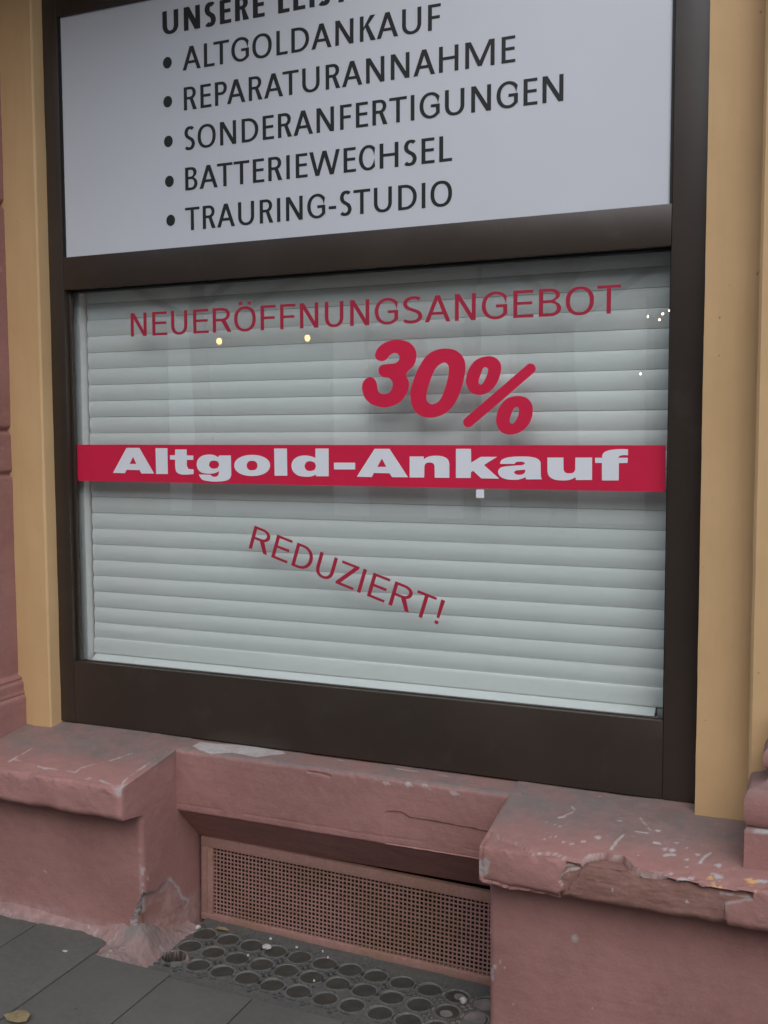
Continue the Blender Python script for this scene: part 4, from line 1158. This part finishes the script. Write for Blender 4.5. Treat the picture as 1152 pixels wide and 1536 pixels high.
# ================================================================== ACROSS THE STREET (seen in the glass)
def house(x0, x1, wall, label, bays, storeys, seed, pillars=None):
    r = random.Random(seed)
    y = -13.9; z0 = -1.40; H = 3.9 + storeys * 3.1
    h = empty('building', ((x0 + x1) / 2, y, z0), label, 'building', 'houses across the street')
    MB().box(x0, x1, y - 8, y, z0, z0 + H).build('wall', wall, h)
    MB().box(x0, x1, y + .001, y + .35, z0 + 3.55, z0 + 3.85).build('cornice', M['offwhite'], h, .03)
    MB().box(x0, x1, y + .001, y + .45, z0 + H - .3, z0 + H).build('cornice', M['offwhite'], h, .03)
    rf = MB(); rf.prism_x([(y + .4, z0 + H + .002), (y - 4, z0 + H + 2.6), (y - 8, z0 + H + .002)], x0, x1); rf.build('roof', M['tile'], h)
    w = (x1 - x0) / bays
    pls = pillars or [(x0 + b_ * w + .01, .55) for b_ in range(bays)]
    for k, (px_, pw_) in enumerate(pls):
        MB().box(px_, px_ + pw_, y + .001, y + .18, z0, z0 + 3.54).build('pillar', M['offwhite'], h, .02)
        e0 = px_ + pw_ + .12; e1 = (pls[k + 1][0] if k + 1 < len(pls) else x1) - .12
        if e1 - e0 > .5:
            pw = MB().box(e0, e1, y + .001, y + .06, z0 + .35, z0 + 3.05).build('window', M['seal'], h)
            n_ = max(1, int((e1 - e0) / 1.3)); g_ = (e1 - e0 - .1) / n_
            for q_ in range(n_):
                MB().box(e0 + .05 + q_ * g_ + .03, e0 + .05 + (q_ + 1) * g_ - .03, y + .061, y + .075, z0 + .42, z0 + 2.98).build('pane', M['pane'], pw)
    for b_ in range(bays):
        cx = x0 + (b_ + .5) * w
        for s_ in range(storeys):
            zf = z0 + 4.5 + s_ * 3.1
            for dx in (-w * .24, w * .24):
                f = MB().box(cx + dx - .62, cx + dx + .62, y + .001, y + .09, zf, zf + 2.0).build('window', M['offwhite'], h)
                MB().box(cx + dx - .5, cx + dx - .02, y + .091, y + .105, zf + .12, zf + 1.88).build('pane', M['pane'], f)
                MB().box(cx + dx + .02, cx + dx + .5, y + .091, y + .105, zf + .12, zf + 1.88).build('pane', M['pane'], f)
house(-30, -16.0, M['greywall'], 'grey three storey house across the street, reflected faintly in the glass', 4, 2, 1)
house(-15.9, -5.3, M['cream'], 'cream house with pale pillars across the street, reflected in the glass', 3, 2, 2, [(-15.85, .55), (-11.3, .6), (-7.85, .6), (-6.1, .6)])
house(-5.2, 5.2, M['greywall'], 'grey house with white pillars across the street, reflected in the glass', 3, 1, 3, [(-5.15, .45), (-3.6, 1.1), (-.3, .6), (3.0, .6)])
house(5.3, 20, M['cream'], 'long cream house across the street, past the grey ones', 4, 1, 4)
# wall lamps on those houses
def wall_lamp(px, py, m, r_, label, grp, name='wall_lamp'):
    p = onY(px, py, YG)
    v = ray(px, py); v.y = -v.y
    t = (-13.45 - p.y) / v.y
    q = p + v * t
    h = empty(name, (q.x, -13.9, q.z), label, 'lamp', grp)
    gl = MB(); ns, nr = 12, 8
    for a in range(nr + 1):
        th = math.pi * a / nr
        for k in range(ns): gl.v.append((q.x + r_ * math.sin(th) * math.cos(2 * math.pi * k / ns), q.y + r_ * math.sin(th) * math.sin(2 * math.pi * k / ns), q.z + r_ * 1.2 * math.cos(th)))
    for a in range(nr): gl.f += [(a * ns + k, a * ns + (k + 1) % ns, (a + 1) * ns + (k + 1) % ns, (a + 1) * ns + k) for k in range(ns)]
    gl.build('globe', m, h, 0, True)
    MB().tube([(q.x, -13.89, q.z + r_ * 1.7), (q.x, q.y, q.z + r_ * 1.8), (q.x, q.y, q.z + r_ * 1.15)], [.02, .02, .03], 8).build('bracket', M['seal'], h)
for px, py in ((329, 512), (460, 507)):
    wall_lamp(px, py, M['lamp'], .05, 'lit warm globe lamp on the cream house, reflected in the glass', 'warm lamps across the street')
for px, py in ((972, 475), (989, 480), (994, 471), (1004, 466), (961, 560)):
    wall_lamp(px, py, M['bulb'], .017, 'small lit bulb on the grey house, reflected in the glass', 'small bulbs across the street')
# street trees
def tree(x, y, seed, label):
    r = random.Random(seed); rg = np.random.default_rng(seed)
    z0 = -1.41
    t = empty('street_tree', (x, y, z0), label, 'tree', 'street trees across the road')
    tk = MB()
    tk.tube([(x, y, z0 - .05), (x + .05, y, z0 + 1.5), (x - .03, y + .05, z0 + 3.2), (x, y, z0 + 5.2)], [.20, .15, .13, .08], 10)
    for k in range(9):
        a = k * 2.4; L = r.uniform(1.6, 2.8); zb0 = z0 + 2.9 + k * .25
        tk.tube([(x, y, zb0), (x + L * .5 * math.cos(a), y + L * .5 * math.sin(a), zb0 + .7), (x + L * math.cos(a), y + L * math.sin(a), zb0 + 1.1)], [.07, .05, .02], 6)
    tk.build('trunk', M['bark'], t)
    cl = []
    for k in range(46):
        d_ = rg.normal(size=3); d_ /= np.linalg.norm(d_); rad = rg.uniform(.45, 1.0)
        cl.append(np.array([x, y, z0 + 6.3]) + d_ * np.array([3.0, 2.4, 2.0]) * rad)
    vs, fs = [], []
    for c_ in cl:
        for _ in range(110):
            d_ = rg.normal(size=3); d_ /= np.linalg.norm(d_)
            p = c_ + d_ * rg.uniform(.1, .75)
            a = rg.normal(size=3); a /= np.linalg.norm(a); b_ = np.cross(a, rg.normal(size=3)); b_ /= np.linalg.norm(b_)
            s_ = rg.uniform(.06, .12); k0 = len(vs)
            vs += [tuple(p - a * s_), tuple(p + b_ * s_ * .5), tuple(p + a * s_), tuple(p - b_ * s_ * .5)]
            fs.append((k0, k0 + 1, k0 + 2, k0 + 3))
    me = bpy.data.meshes.new('crown'); me.from_pydata(vs, [], fs)
    link('crown', me, M['leaf'], t)
tree(-3.2, -11.3, 5, 'leafy street tree across the road in front of the grey house')
tree(-9.0, -11.3, 6, 'leafy street tree across the road in front of the cream house')

# ================================================================== lift everything so that the pavement lies near z = 0
for o in list(bpy.data.objects):
    if o.parent is None:
        o.location.z += GROUND
